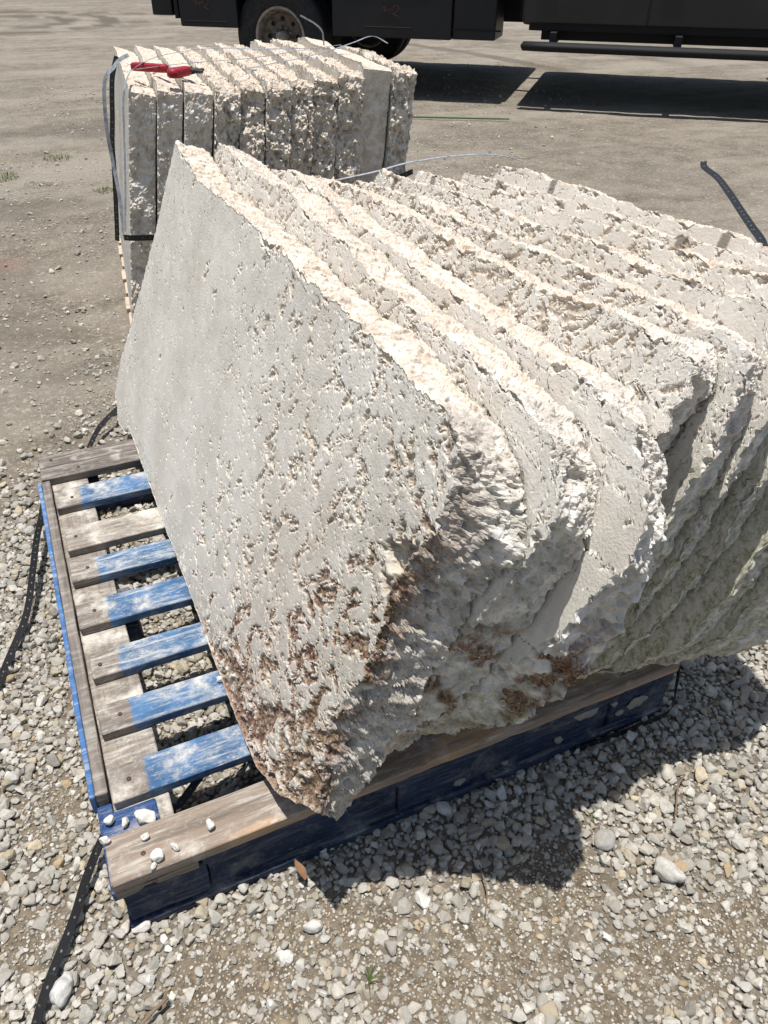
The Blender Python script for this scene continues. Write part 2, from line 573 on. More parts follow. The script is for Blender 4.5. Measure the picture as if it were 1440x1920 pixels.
def mkpits(kind, seed):
    def f(Q, P, dist):
        Y, V = Q[:, 0], Q[:, 1]
        first = kind == 'first'
        ang = .25 if first else .5
        u = Y * math.cos(ang) + V * math.sin(ang); v = -Y * math.sin(ang) + V * math.cos(ang)
        wx = fbm(P / .05, 3, seed + 60)
        sz = 1.0 if first else .62
        w2 = fbm(P / .11, 2, seed + 61)
        S = np.stack([(u + .03 * w2) / (.024 * sz) + .8 * wx, (v - .03 * w2) / (.036 * sz) - .7 * wx, P[:, 2] * 0 + 3.3 + seed], 1)
        n = fbm(S, 5, seed + 3, .68)                   # big ragged cavities
        n2 = fbm(np.stack([u / .0085, v / .014, P[:, 2] * 0 + 8.3 + seed], 1), 3, seed + 9, .6)   # small pinholes
        reg = fbm(P / .13, 3, seed + 5)
        if first:
            g = sstep(.95, .05, Y + .25 * (V - .4))          # 0 far end, 1 near end
            lowr = sstep(.42, .02, V + .5 * (Y - .1))
            dens = .36 - .27 * g - .17 * lowr + .12 * reg
            dens2 = .44 - .14 * g
            cav = sstep(1.0, .45, np.sqrt(((Y + .075) / .045) ** 2 + ((V - .53) / .05) ** 2) + .7 * fbm(P / .02, 4, 77))
            low = sstep(.13, .0, (V - .10) * .8 + (Y - .02) * .35 + .09 * fbm(P / .03, 4, 78)) * sstep(-.30, -.05, n)
        else:
            dens = kind + .16 * reg - .05 * sstep(.05, .0, dist)
            dens = dens + .16 * sstep(.12, -.08, Y) * (kind < .25)
            dens2 = .40
            cav = low = 0 * Y
        m = sstep(dens, dens + .03, n)
        m2 = sstep(dens2, dens2 + .06, n2) * .55
        m = np.maximum(np.maximum(m, m2), np.maximum(cav, low))
        d = .0020 + (.0036 if first else .0034) * np.clip(fbm(P / .008, 3, seed + 7, .65) + .5 * sstep(dens, dens + .3, n), -.3, 1.2) + .0016 * facet(P / .007, seed + 8) * (1 if first else 0) + .013 * cav + .004 * low
        return m, d
    return f


def stain1(V):
    Y, Vv = V[:, 0], V[:, 1]
    a = sstep(.70, .36, Vv + .9 * (Y - .02) + .14 * fbm(V / .09, 3, 81))
    c = sstep(1.4, .5, np.sqrt(((Y + .07) / .085) ** 2 + ((Vv - .50) / .12) ** 2) + .4 * fbm(V / .04, 3, 84))
    w = sstep(.05, .0, V[:, 2])
    return np.clip(np.maximum(a, c), 0, 1) * sstep(-.45, -.05, fbm(V / .05, 3, 82)) * (.25 + .75 * w)


def stainN(V):
    Y, Vv = V[:, 0], V[:, 1]
    return sstep(.02, -.06, Y) * sstep(.52, .40, Vv) * sstep(.12, .25, Vv) * sstep(-.08, .12, fbm(V / .05, 3, 83))


def near_weather(V):
    return sstep(.0, -.07, V[:, 0] + .03 * fbm(V / .05, 3, 91)) * (.65 + .35 * sstep(.72, .6, V[:, 1]))


def moss_for(k):
    base = {1: .22, 2: .28, 3: .6}.get(k, .8)
    top = .66 if k > 3 else (.75 if k < 3 else .42)
    def f(V):
        lo = sstep(.10, -.03, V[:, 0]) * sstep(top, top - .18, V[:, 1] + .08 * fbm(V / .07, 3, 93 + k))
        return base * lo
    return f


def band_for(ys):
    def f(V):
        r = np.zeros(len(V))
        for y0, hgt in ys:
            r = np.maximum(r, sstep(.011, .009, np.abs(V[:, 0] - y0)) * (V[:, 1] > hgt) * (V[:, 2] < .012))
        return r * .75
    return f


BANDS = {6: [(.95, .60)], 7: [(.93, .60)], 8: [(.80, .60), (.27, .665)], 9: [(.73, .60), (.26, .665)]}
LAB = {
 1: 'nearest leaning grey slab, its whole pitted sawn face showing and its lower corner stained brown',
 2: 'leaning slab directly behind the big pitted grey face, tall pointed far end like a fin',
 3: 'third leaning slab from the front, smooth pale near end with a sharp white point hanging below',
 4: 'fourth leaning slab from the front, blunt near end in shade with two small rusty holes',
 5: 'fifth leaning slab from the front, mossy grey near side running down to the blue pallet',
 6: 'sixth leaning slab from the front, one short dark band at its far top',
 7: 'third slab from the right hand end of the leaning stack, mossy underneath',
 8: 'last but one slab of the leaning stack, short dark bands on its top edge',
 9: 'rearmost slab of the leaning stack, its top edge against the bare dirt',
}
PDEN = {2: .17, 3: .19, 4: .05, 5: .10, 6: .17, 7: .20, 8: .22, 9: .32}
for k in range(1, 10):
    NEARAMP[0] = 1.25 if k < 4 else 1.0
    top = TOPS[k]
    if k == 1:
        far = [(1.392, -.05), (1.499, 0.0), (1.488, .10), (1.421, .238), (1.337, .425), (1.283, .571), (1.239, .738)]
        bottom = [(1.392, -.05), (1.30, -.03), (1.225, .004), (.927, .002), (.678, .003), (.239, .003), (.094, .011), (.012, .048), (-.018, .073), (-.10, .142)]
        res = (640, 380, 30)
        wa = wb = None
    else:
        y1 = top[0][0]
        far = [(y1 + .12, .0), (y1 + .17, .1), (y1 + .12, .35), (y1 + .06, .55), (y1, top[0][1])]
        bottom = [(y1 + .12, .0), (.8, .0), (.4, .0), (.15, .0), NEARF[k][0]]
        res = (460, 170, 28) if k < 7 else (340, 120, 24)
        wa, wb = wa_near, wb_top
    fo = dict(far=far, near=NEARF[k], top=top, bottom=bottom)
    rs = random.Random(k)
    drop = .006 if k == 1 else .003 + .005 * rs.random()
    nb = BACKX[k]
    tb = [(y + .012 * (rs.random() - .5), v - drop + .006 * (rs.random() - .5)) for y, v in top[:-1]] + [nb[-1]]
    bb = [(y, max(v, .012)) for y, v in bottom[:-1]]
    fb = [(y - .01, max(v, .012)) for y, v in far[:-1]]
    bo = dict(far=fb + [tb[0]], near=nb, top=tb, bottom=[fb[0]] + bb[1:] + [nb[0]])
    o = slab('stone_slab', fo, bo, .077, (X0 + SP * (k - 1), 0, DECK + .077 * math.sin(TILT) * 0 + .003), TILT, 0, *res, seed=k,
             mat=stone_front, pits=mkpits('first' if k == 1 else PDEN[k], k), wa=wa, wb=wb,
             moss=moss_for(k), stain=stain1 if k == 1 else (stainN if k < 4 else None), weather=near_weather,
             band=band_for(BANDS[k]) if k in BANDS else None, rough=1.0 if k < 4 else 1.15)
    grid_flip_fix(o)
    tag(o, LAB[k], 'stone slab', 'sawn stone slabs leaning on the blue pallet')

# ------------------------------------------------------------------ rear stack
NEARAMP[0] = 1.5; NEARAMP[1] = .9
EY = R(-6.7)
FX = [.495, .577, .655, .742, .822, .903, .984, 1.063, 1.150, 1.242, 1.345]
LEN = [1.22, 1.24, 1.26, 1.24, 1.2, 1.22, 1.2, 1.18, 1.15, .98, .70]
HT = [.85, .852, .85, .846, .85, .852, .85, .86, .868, .885, .872]
FY = [2.03, 2.01, 1.985, 1.965, 1.965, 1.95, 1.96, 1.97, 1.975, 1.985, 1.965]
BL = [
 'leftmost upright slab of the rear stack, white strap looped over its corner',
 'second slab from the left in the rear stack, under the red cutter handles',
 'third slab from the left in the rear stack, just right of the red cutter grip',
 'fourth upright slab from the left in the rear stack, right of the cutter blades',
 'fifth slab from the left in the rear stack, peach rough upper front with a round hollow',
 'middle slab of the rear stack, with five rough slabs standing on either side of it',
 'seventh slab from the left in the rear stack, narrow knobbly grey front',
 'eighth slab from the left in the rear stack, brown hollow in its rough front',
 'knobbly cream slab of the rear stack, left of the wide smooth grey one',
 'widest smooth grey slab of the rear stack, second from its right end',
 'rightmost short slab of the rear stack, ragged front with chipped outer edge',
]
for j in range(11):
    rs = random.Random(50 + j)
    T = (FX[j + 1] - FX[j] - .0025) if j < 10 else .078
    tilt = R(9.5 - .55 * j)
    H = (HT[j] - DECK) / math.cos(tilt)
    ln = LEN[j]
    top = [(ln, H - .015)] + [(ln * (1 - t), H - .012 * rs.random()) for t in (.12, .25, .4, .55, .7, .85)] + [(.03, H - .004), (.0, H - .02)]
    near = [(-.01 + .02 * rs.random(), .0)] + [(.02 * (rs.random() - .3) - .035 * (1 - v) * (2 < j < 9) + (.05 * (1 - v) if j > 8 else 0), H * v) for v in (.12, .25, .38, .5, .62, .75, .88)] + [(.0, H - .02)]
    far = [(ln - .05, 0), (ln - .02, H * .3), (ln + .02, H * .65), (ln, H - .015)]
    bottom = [(ln - .05, 0), (ln * .5, 0), near[0]]
    fo = dict(far=far, near=near, top=top, bottom=bottom)
    tb = [(y, v - .006 - .008 * rs.random()) for y, v in top[:-1]] + [(.004, H - .024)]
    nb = [(y + .004 * rs.random(), v) for y, v in near[:-1]] + [tb[-1]]
    fb = [(y, v + (.0 if i < 3 else 0)) for i, (y, v) in enumerate(far[:-1])] + [tb[0]]
    bo = dict(far=fb, near=nb, top=tb, bottom=bottom[:-1] + [nb[0]])
    sm = .35 if j == 9 else (.7 if j in (0, 1, 2) else 1.55)
    def wth(V, j=j):
        base = sstep(.10, .03, V[:, 0] + .02 * fbm(V / .05, 2, 70 + j))
        return base * (.95 if j in (0, 1, 2, 3, 9, 10) else .6) * sstep(HT[j] - DECK + .01, HT[j] - DECK - .06, V[:, 1])
    bx = FX[j] - math.sin(tilt) * H
    o = slab('stone_slab', fo, bo, T, (bx, FY[j], DECK + .012), tilt, EY, 170, 130, 22, seed=20 + j, mat=stone_back,
             pits=mkpits(.3, 20 + j), rough=sm, wa=lambda s: 1 - (1 - s) ** 1.3, weather=wth, chip=.7)
    grid_flip_fix(o)
    tag(o, BL[j], 'stone slab', 'upright slabs in the rear stack')

#PALLET
# ------------------------------------------------------------------ wood materials
def wood_mat(name, wa_, wb_, paint=None, px=None, dust=.4, dusty=(.72, .68, .6), seedv=0.0, grain=(1.2, 40, 40), edge_tan=None):
    """paint: colour or None; px: paint starts at this object x (soft, streaky edge); dust: cover of stone powder"""
    m = M(name)
    off = m.n('ShaderNodeMapping'); off.inputs['Location'].default_value = (seedv, seedv * .7, 0)
    m.l(m.co(), off.inputs[0]); v = off.outputs[0]
    g = m.noise(3, 6, .65, vec=v, stretch=grain, dist=.4)
    g2 = m.noise(1.6, 4, .6, vec=v, stretch=tuple(c * .5 for c in grain))
    col = m.mix(m.rng(g, .3, .7), wa_, wb_)
    col = m.mix(m.rng(g2, .56, .7, 0, .6), col, tuple(c * .35 for c in wa_))
    if edge_tan:
        col = m.mix(m.rng(m.noise(5, 3, .5, vec=v, stretch=(1, 5, 5)), .5, .62, 0, .6), col, edge_tan)
    if paint:
        pc = m.mix(m.rng(m.noise(14, 5, .6, vec=v), .35, .7), paint, tuple(min(1, c * 1.5 + .01) for c in paint))
        wear = m.rng(m.noise(22, 6, .7, vec=v, stretch=(1, 3, 3)), .66, .73, 0, .75)
        if px is not None:
            sx = m.n('ShaderNodeSeparateXYZ'); m.l(m.co(), sx.inputs[0])
            f = m.rng(m.math('ADD', sx.outputs[0], m.math('MULTIPLY', m.noise(40, 5, .7, vec=v), .022)), px + .006, px + .015)
            f = m.math('MULTIPLY', f, m.math('SUBTRACT', 1.0, wear))
        else:
            f = m.math('SUBTRACT', 1.0, wear)
        col = m.mix(f, col, pc)
    # powder lies on faces that look up, in blotches and specks
    geo = m.n('ShaderNodeNewGeometry'); sz = m.n('ShaderNodeSeparateXYZ'); m.l(geo.outputs['True Normal'], sz.inputs[0])
    up = m.rng(sz.outputs[2], .2, .8, .45, 1.0)
    d1 = m.rng(m.noise(13, 6, .7, vec=v), .62 - .22 * dust, .78 - .12 * dust)
    d2 = m.rng(m.noise(150, 5, .8, vec=v, stretch=(.6, 1.3, 1)), .60 - .10 * dust, .72 - .08 * dust)
    d2 = m.math('MULTIPLY', d2, m.rng(m.noise(9, 4, .65, vec=v), .35, .62, .25, 1.0))
    d3 = m.rng(m.noise(8, 6, .75, vec=v, stretch=(1, 8, 8), dist=.3), .47, .66, 0, .7)
    d1 = m.math('MAXIMUM', d1, d3)
    d = m.math('MINIMUM', m.math('ADD', m.math('MULTIPLY', d1, .85), m.math('MULTIPLY', d2, .65)), .95)
    d = m.math('MULTIPLY', m.math('MULTIPLY', d, up), min(1.0, dust * 1.6))
    col = m.mix(d, col, m.mix(m.noise(90, 3), dusty, tuple(c * .85 for c in dusty)))
    h = m.math('ADD', m.math('MULTIPLY', g, .8), m.math('MULTIPLY', d, .6))
    rough = .8
    return m.done(col, rough, m.bump(h, .6, .0025), spec=.25)


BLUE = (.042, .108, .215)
GREY = ((.25, .21, .18), (.14, .118, .10))
M_front = wood_mat('raw_weathered_board', (.33, .265, .21), (.19, .145, .115), dust=.52, seedv=1.3, grain=(1.0, 30, 30), edge_tan=(.50, .30, .15))
M_deck = [wood_mat('deck_board_wood_%s' % n, GREY[0], GREY[1], BLUE, .079, d, seedv=s)
          for n, d, s in (('light', .64, 2.1), ('dusty', .8, 5.2), ('worn', .7, 8.7))]
M_grey = wood_mat('grey_dusty_board', (.30, .26, .22), (.17, .145, .12), dust=.78, seedv=3.1)
M_greyd = wood_mat('grey_bare_board', (.21, .18, .16), (.09, .078, .068), dust=.5, seedv=4.4)
M_rail = wood_mat('rail_wood', (.24, .21, .185), (.12, .105, .09), dust=.35, seedv=6.1, grain=(40, 1.2, 40))
M_string = wood_mat('stringer_wood', (.28, .24, .205), (.16, .135, .115), dust=.8, seedv=7.1, grain=(40, 1.2, 40))
M_blue = wood_mat('blue_painted_wood', (.2, .17, .15), (.12, .1, .09), (.015, .05, .15), None, .38, seedv=9.2, grain=(1.2, 40, 40))
M_bluey = wood_mat('blue_painted_rail', (.2, .17, .15), (.12, .1, .09), (.04, .115, .27), None, .34, seedv=10.2, grain=(40, 1.2, 40))
M_navy = wood_mat('blue_painted_wood_shaded', (.16, .14, .12), (.10, .085, .07), (.008, .018, .046), None, .62, dusty=(.34, .33, .31), seedv=11.2)  # blue paint darkened: shade on the pallet front is put into the colour
M_blue_shade_dusty = wood_mat('dusty_blue_board_shaded', (.16, .14, .12), (.10, .085, .07), (.012, .024, .06), None, .85, dusty=(.30, .285, .26), seedv=13.2)  # same shade-darkened blue, with more dust on it
M_broken = wood_mat('broken_grey_wood', (.30, .24, .19), (.12, .10, .08), dust=.15, seedv=12.4)

pal = empty('blue_pallet', (0, 0, 0))
tag(pal, 'worn blue painted wooden pallet under the leaning slabs, dusted with white stone powder', 'pallet')


def board(name, x0, x1, y0, y1, z0, z1, mat, seed, parent, bow=0.0, skew=0.0, chip=.002, res=.012):
    V, F = boxgrid(x0, x1, y0, y1, z0, z1, seed=seed, chip=chip, res=res)
    if skew: V[:, 1] += skew * (V[:, 0] - x0)
    if bow: V[:, 2] += bow * np.sin((V[:, 0] - x0) / (x1 - x0) * math.pi)
    o = mk(name, V, F, mat, parent, smooth=False)
    return o


W = 1.022
board('deck_board', 0, W, -.002, .076, .118, .140, M_front, 1, pal, chip=.003)
rows = [(.131, .199, 0), (.270, .333, 2), (.401, .466, 1), (.540, .616, 0), (.685, .752, 1), (.796, .882, 3), (.967, 1.046, 2)]
for i, (a, b, mi) in enumerate(rows):
    mt = M_grey if mi == 3 else M_deck[mi]
    board('deck_board', .022 + .003 * (i % 3), W, a, b, .119, .139, mt, 10 + i, pal, skew=random.Random(i).uniform(-.008, .008))
board('deck_board', 0, W, 1.104, 1.158, .118, .140, M_greyd, 30, pal, chip=.004, skew=.006)
board('deck_board', 0, W, 1.163, 1.219, .118, .139, M_greyd, 31, pal, chip=.004, skew=-.002)
# left rail: grey top, blue outer face
board('side_rail', -.001, .018, .155, 1.098, .096, .139, M_rail, 40, pal, chip=.004)
board('rail_face', -.0105, -.0012, .155, 1.10, .094, .1375, M_bluey, 41, pal, chip=.001)
for x0 in (.0195, .46, .90):
    board('stringer_board', x0 if x0 > .1 else .0195, x0 + .085 if x0 < .1 else x0 + .12, .006, 1.215, .096, .1175, M_string if x0 > .1 else M_string, 43 + int(x0 * 10), pal, chip=.002)
board('stringer_board', -.004, .0185, .0, .15, .096, .1175, M_blue, 47, pal)
board('stringer_cover', .0, .083, .078, .129, .118, .1195, M_blue, 48, pal)
board('inner_batten', .086, .094, .02, 1.19, .085, .114, M_bluey, 49, pal)
for bx in ((.008, .13), (.45, .59), (.885, W - .004)):
    for by in ((.006, .095), (.56, .68), (1.12, 1.21)):
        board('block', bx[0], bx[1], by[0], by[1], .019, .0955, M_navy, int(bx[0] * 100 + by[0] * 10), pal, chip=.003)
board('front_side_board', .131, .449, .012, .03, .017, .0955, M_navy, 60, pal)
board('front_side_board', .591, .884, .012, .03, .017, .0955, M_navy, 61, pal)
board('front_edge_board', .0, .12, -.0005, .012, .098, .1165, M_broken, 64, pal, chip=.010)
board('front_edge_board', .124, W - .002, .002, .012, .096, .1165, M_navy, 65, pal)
for a, b in ((.0, .10), (1.12, 1.215)):
    board('bottom_board', .004, W - .004, a, b, -.004, .0165, M_blue_shade_dusty if a > .01 else M_navy, 66 + int(a * 10), pal)
for x0, x1 in ((.0, .085), (.46, .58), (.90, W - .006)):
    board('bottom_runner', x0 + .001, x1, .102, 1.118, -.006, .0145, M_blue, 70 + int(x0 * 10), pal)
for (nx, ny) in ((.05, .03), (.06, .055), (.052, .165), (.06, .30), (.045, .43), (.055, .58), (.06, .72), (.05, .84), (.06, 1.0), (.09, 1.13), (.03, 1.19)):
    Vv, Ff = lathe([(.0, .0012), (.003, .0012), (.0036, .0004), (.0036, -.002)], 10)
    Vv = [(x, z, y) for x, y, z in Vv]
    mn = M('nail_steel') if 'nail_steel' not in bpy.data.materials else None
    mm = bpy.data.materials['nail_steel'] if mn is None else mn.done((.10, .07, .055), .6, metal=.6)
    mk('nail', Vv, Ff, mm, pal, loc=(nx, ny, .1405))

# rear pallet
rp = empty('wooden_pallet', (.362, 1.985, 0), EY)
tag(rp, 'pale raw wooden pallet under the rear stack, only its left edge showing', 'pallet')
M_pale = wood_mat('pale_raw_wood', (.62, .50, .38), (.48, .37, .27), dust=.4, seedv=15.0)
for i in range(8):
    a = .0 + i * .158
    board('deck_board', -.006 if i % 2 else .0, 1.15, a, a + .118, .118, .140, M_pale, 80 + i, rp)
for x0 in (.004, .52, 1.06):
    board('stringer', x0, x0 + .04, .0, 1.225, .018, .1175, M_pale, 90 + int(x0 * 10), rp, res=.02)
for a in (.0, .54, 1.1):
    board('bottom_board', .0, 1.15, a, a + .118, -.005, .0175, M_pale, 95 + int(a * 10), rp, res=.02)

#GROUND
# ------------------------------------------------------------------ ground
def gheight(x, y):
    P = np.stack([x, y, np.zeros_like(x)], 1)
    far = sstep(1.3, 3.0, y) + sstep(2.2, 4, x)
    near = .004 * fbm(P / .12, 3, 201)
    h = near * 1.0 + np.clip(far, 0, 1) * (.012 * fbm(P / .9, 3, 203) + .005 * fbm(P / .18, 3, 204))
    return h - .006


def patches(x, y):
    """1 where bare packed soil shows between the stones"""
    P = np.stack([x, y, np.zeros_like(x)], 1)
    n = fbm(P / .06, 3, 210)
    r = np.zeros_like(x)
    for cx, cy, rx, ry in ((-.09, .27, .05, .07), (.17, -.10, .16, .055), (.10, -.17, .12, .05), (.30, -.13, .10, .05), (.46, -.25, .17, .075), (.62, -.20, .10, .07), (-.13, .05, .05, .05), (.75, -.36, .2, .06)):
        d = np.sqrt(((x - cx) / rx) ** 2 + ((y - cy) / ry) ** 2)
        r = np.maximum(r, sstep(1.25, .75, d + .5 * n))
    return r


def gravelly(x, y):
    P = np.stack([x, y, np.zeros_like(x)], 1)
    n = fbm(P / .25, 3, 211)
    edge = y + .22 * n - .10 * np.clip(x, 0, 3)
    return sstep(1.80, .95, edge)


def axis(segs):
    out = [segs[0][0]]
    for a, b, n in segs:
        out += list(np.linspace(a, b, n + 1)[1:])
    return np.array(out)


gx = axis([(-90, -20, 8), (-20, -4, 16), (-4, -1, 40), (-1, 2.2, 200), (2.2, 7, 110), (7, 20, 40), (20, 110, 14)])
gy = axis([(-60, -12, 8), (-12, -1, 20), (-1, 1.8, 180), (1.8, 6, 130), (6, 14, 80), (14, 30, 30), (30, 140, 16)])
GX, GY = np.meshgrid(gx, gy, indexing='ij')
x, y = GX.ravel(), GY.ravel()
gz = gheight(x, y)
gi = np.arange(len(x)).reshape(GX.shape)
F = np.stack([gi[:-1, :-1].ravel(), gi[1:, :-1].ravel(), gi[1:, 1:].ravel(), gi[:-1, 1:].ravel()], 1)
m = M('packed_dirt')
obj = m.co()
big = m.noise(.9, 5, .6); mid = m.noise(5, 6, .62); fine = m.noise(60, 5, .7); vfine = m.noise(260, 3, .7)
streak = m.noise(1.1, 5, .6, stretch=(.35, 1.4, 1), dist=.5)
c = m.mix(m.rng(mid, .35, .68), (.245, .212, .166), (.15, .126, .098))
c = m.mix(m.rng(streak, .42, .66, 0, .8), c, (.315, .28, .23))
c = m.mix(m.rng(big, .52, .68, 0, .65), c, (.155, .134, .11))
c = m.mix(m.rng(fine, .50, .66, 0, .6), c, (.44, .405, .35))
c = m.mix(m.rng(vfine, .56, .7, 0, .55), c, (.11, .088, .065))
c = m.mix(m.rng(m.noise(150, 3, .6), .62, .68, 0, .8), c, (.56, .53, .46))
c = m.mix(m.rng(m.noise(38, 4, .7), .62, .68, 0, .6), c, (.13, .11, .088))
c = m.mix(m.rng(m.noise(26, 4, .75, dist=.4), .60, .66, 0, .55), c, (.50, .47, .41))
# reddish spill and darker damp soil
c = m.mix(m.attr('red'), c, (.18, .06, .045))
bed = m.mix(m.rng(fine, .35, .7), (.15, .128, .10), (.30, .26, .205))
soil = m.mix(m.rng(m.noise(90, 5, .7), .35, .68), (.13, .104, .073), (.29, .238, .172))
bed = m.mix(m.attr('patch'), bed, soil)
c = m.mix(m.attr('gravelly'), c, bed)
# darker compacted wheel tracks
c = m.mix(m.math('MULTIPLY', m.attr('track'), .75), c, (.10, .085, .068))
h = m.math('ADD', m.math('MULTIPLY', fine, 1.0), m.math('MULTIPLY', vfine, .35))
h = m.math('ADD', h, m.math('MULTIPLY', mid, 3.0))
ground_mat = m.done(c, .95, m.bump(h, .8, .012), spec=.15)
red = sstep(.20, .03, np.sqrt(((x - .0) / 1.6) ** 2 + (y - 3.28) ** 2) + .1 * fbm(np.stack([x, y, x * 0], 1) / .06, 3, 220)) * sstep(.12, -.06, x - .02)
def arc(cx, cy, r, w, a0=-10, a1=10):
    d = np.abs(np.sqrt((x - cx) ** 2 + (y - cy) ** 2) - r)
    return sstep(w, w * .4, d + .12 * fbm(np.stack([x, y, x * 0], 1) / .5, 2, 221))
damp = np.zeros(len(x))
for cx, cy, rx, ry in ((.0, 2.45, .30, .22), (-.1, 3.0, .35, .2), (.15, 2.0, .2, .12), (2.6, 3.0, .9, .35), (.8, 6.5, 1.0, .5), (.1, 4.2, .5, .25)):
    damp = np.maximum(damp, sstep(1.3, .3, np.sqrt(((x - cx) / rx) ** 2 + ((y - cy) / ry) ** 2) + .9 * fbm(np.stack([x, y, x * 0], 1) / .16, 4, 222)))
trk = np.clip(.55 * damp + arc(.2, 17.5, 1.6, .22) + arc(.0, 17.5, 2.6, .22) + .8 * arc(-6, 8, 12.5, .20) + .8 * arc(-6, 8, 14.2, .2), 0, 1) * np.maximum(sstep(7, 9, y), damp > 0)
g = mk('ground', np.stack([x, y, gz], 1), F, ground_mat, None,
       dict(gravelly=gravelly(x, y) * (1 - .0 * x), patch=patches(x, y), red=red * .35, track=trk))
tag(g, kind='structure')

# stones: convex faceted shapes
import bmesh
def ico(sub):
    bm = bmesh.new(); bmesh.ops.create_icosphere(bm, subdivisions=sub, radius=1)
    V = np.array([v.co[:] for v in bm.verts]); F = np.array([[v.index for v in f.verts] for f in bm.faces]); bm.free()
    return V, F
def stone_shapes(sub, n, seed):
    V, F = ico(sub); rs = np.random.RandomState(seed); out = []
    for _ in range(n):
        k = rs.randint(8, 15)
        N = rs.normal(size=(k, 3)); N /= np.linalg.norm(N, axis=1)[:, None]
        h = rs.uniform(.5, .9, k)
        D = V @ N.T
        rr = np.where(D > .05, h / np.maximum(D, .05), 9)
        p = 40
        r = (np.sum(np.clip(rr, .1, 3) ** (-p), axis=1) + 1.25 ** (-p)) ** (-1 / p)
        S = V * r[:, None]; S /= np.abs(S).max() * .92
        S *= (1, rs.uniform(.65, .95), rs.uniform(.5, .75))
        S += .045 * np.stack([fbm(S * 2.6 + 5 * _, 3, 230 + q, .7) for q in range(3)], 1) * 1.6
        out.append(S)
    return out, F
PAL_ = np.array([(.60, .575, .52), (.52, .51, .47), (.70, .68, .63), (.42, .41, .38), (.52, .47, .38), (.58, .50, .37), (.80, .79, .76), (.46, .35, .22), (.34, .325, .30), (.56, .53, .48), (.64, .62, .58)])
PW = np.array([20, 18, 14, 10, 12, 7, 6, 2, 4, 18, 14.]); PW /= PW.sum()


def scatter(pos, size, shapes, F, rs, sink, dark=None):
    n = len(pos); nv = len(shapes[0])
    V = np.empty((n, nv, 3), np.float32)
    kind = rs.randint(len(shapes), size=n)
    az = rs.uniform(0, 6.283, n); tx = rs.normal(0, .35, n); ty = rs.normal(0, .35, n)
    SH = np.array(shapes)[kind]
    ca, sa, cx, sx, cy, sy = np.cos(az), np.sin(az), np.cos(tx), np.sin(tx), np.cos(ty), np.sin(ty)
    Rz = np.zeros((n, 3, 3)); Rz[:, 0, 0] = ca; Rz[:, 0, 1] = -sa; Rz[:, 1, 0] = sa; Rz[:, 1, 1] = ca; Rz[:, 2, 2] = 1
    Rx = np.zeros((n, 3, 3)); Rx[:, 0, 0] = 1; Rx[:, 1, 1] = cx; Rx[:, 1, 2] = -sx; Rx[:, 2, 1] = sx; Rx[:, 2, 2] = cx
    Ry = np.zeros((n, 3, 3)); Ry[:, 1, 1] = 1; Ry[:, 0, 0] = cy; Ry[:, 0, 2] = sy; Ry[:, 2, 0] = -sy; Ry[:, 2, 2] = cy
    RR = Rz @ Rx @ Ry
    V = np.einsum('nij,nvj->nvi', RR, SH) * (size / 2)[:, None, None]
    z = gheight(pos[:, 0], pos[:, 1]) + size * .5 * (.55 - sink)
    V[:, :, 0] += pos[:, 0][:, None]; V[:, :, 1] += pos[:, 1][:, None]; V[:, :, 2] += z[:, None]
    FF = (F[None] + (np.arange(n) * nv)[:, None, None]).reshape(-1, 3)
    c = PAL_[rs.choice(len(PAL_), n, p=PW)] * rs.uniform(.60, .96, n)[:, None] * (1, .98, .945)
    if dark is not None: c = c * dark[:, None]
    C = np.repeat(np.concatenate([c, np.ones((n, 1))], 1), nv, 0)
    return V.reshape(-1, 3), FF, C


m = M('gravel_stone')
sc_ = m.attrc('stone_colour')
n1 = m.noise(90, 5, .65); n2 = m.noise(420, 3, .6)
c = m.mix(m.rng(n1, .35, .65, 0, .45), sc_, (.30, .27, .215))
c = m.mix(m.rng(n2, .55, .75, 0, .35), c, (.18, .155, .12))
gravel_mat = m.done(c, .9, m.bump(m.math('ADD', n1, m.math('MULTIPLY', n2, .4)), .5, .002), spec=.2)
rs = np.random.RandomState(3)


def jgrid(x0, x1, y0, y1, s, jit=.45):
    X, Y = np.meshgrid(np.arange(x0, x1, s), np.arange(y0, y1, s * .9), indexing='ij')
    X = X + (np.arange(X.shape[1]) % 2)[None] * s / 2
    p = np.stack([X.ravel(), Y.ravel()], 1)
    return p + rs.uniform(-jit, jit, p.shape) * s


hi, FH = stone_shapes(3, 14, 5)
lo, FL = stone_shapes(2, 14, 6)
parts = []
near_box = (-.45, 1.75, -.55, 1.15)
def under(p):    # hidden beneath the slabs and blocks of the pallet
    return (p[:, 0] > .30) & (p[:, 0] < .98) & (p[:, 1] > .12) & (p[:, 1] < 1.15)
def keep(p, prob):
    return rs.uniform(size=len(p)) < prob
# large
p = jgrid(*near_box, .0172)
g_ = gravelly(p[:, 0], p[:, 1]); pt = patches(p[:, 0], p[:, 1])
p = p[keep(p, g_ * (1 - .72 * pt)) & ~under(p)]
pt = patches(p[:, 0], p[:, 1])
sz = np.clip(rs.lognormal(math.log(.0180), .30, len(p)), .009, .034)
parts.append(scatter(p, sz, hi, FH, rs, .0 + .55 * pt))
# second course lying in the gaps
p = jgrid(*near_box, .0098)
g_ = gravelly(p[:, 0], p[:, 1]); pt = patches(p[:, 0], p[:, 1])
p = p[keep(p, g_ * (1 - .68 * pt) * .95) & ~under(p)]
sz = np.clip(rs.lognormal(math.log(.0098), .3, len(p)), .005, .016)
parts.append(scatter(p, sz, lo, FL, rs, .15))
# grit on the bare patches
p = jgrid(-.25, .95, -.42, .40, .0058)
pt = patches(p[:, 0], p[:, 1])
p = p[keep(p, pt * .8)]
sz = np.clip(rs.lognormal(math.log(.0042), .4, len(p)), .002, .009)
parts.append(scatter(p, sz, lo, FL, rs, .2))
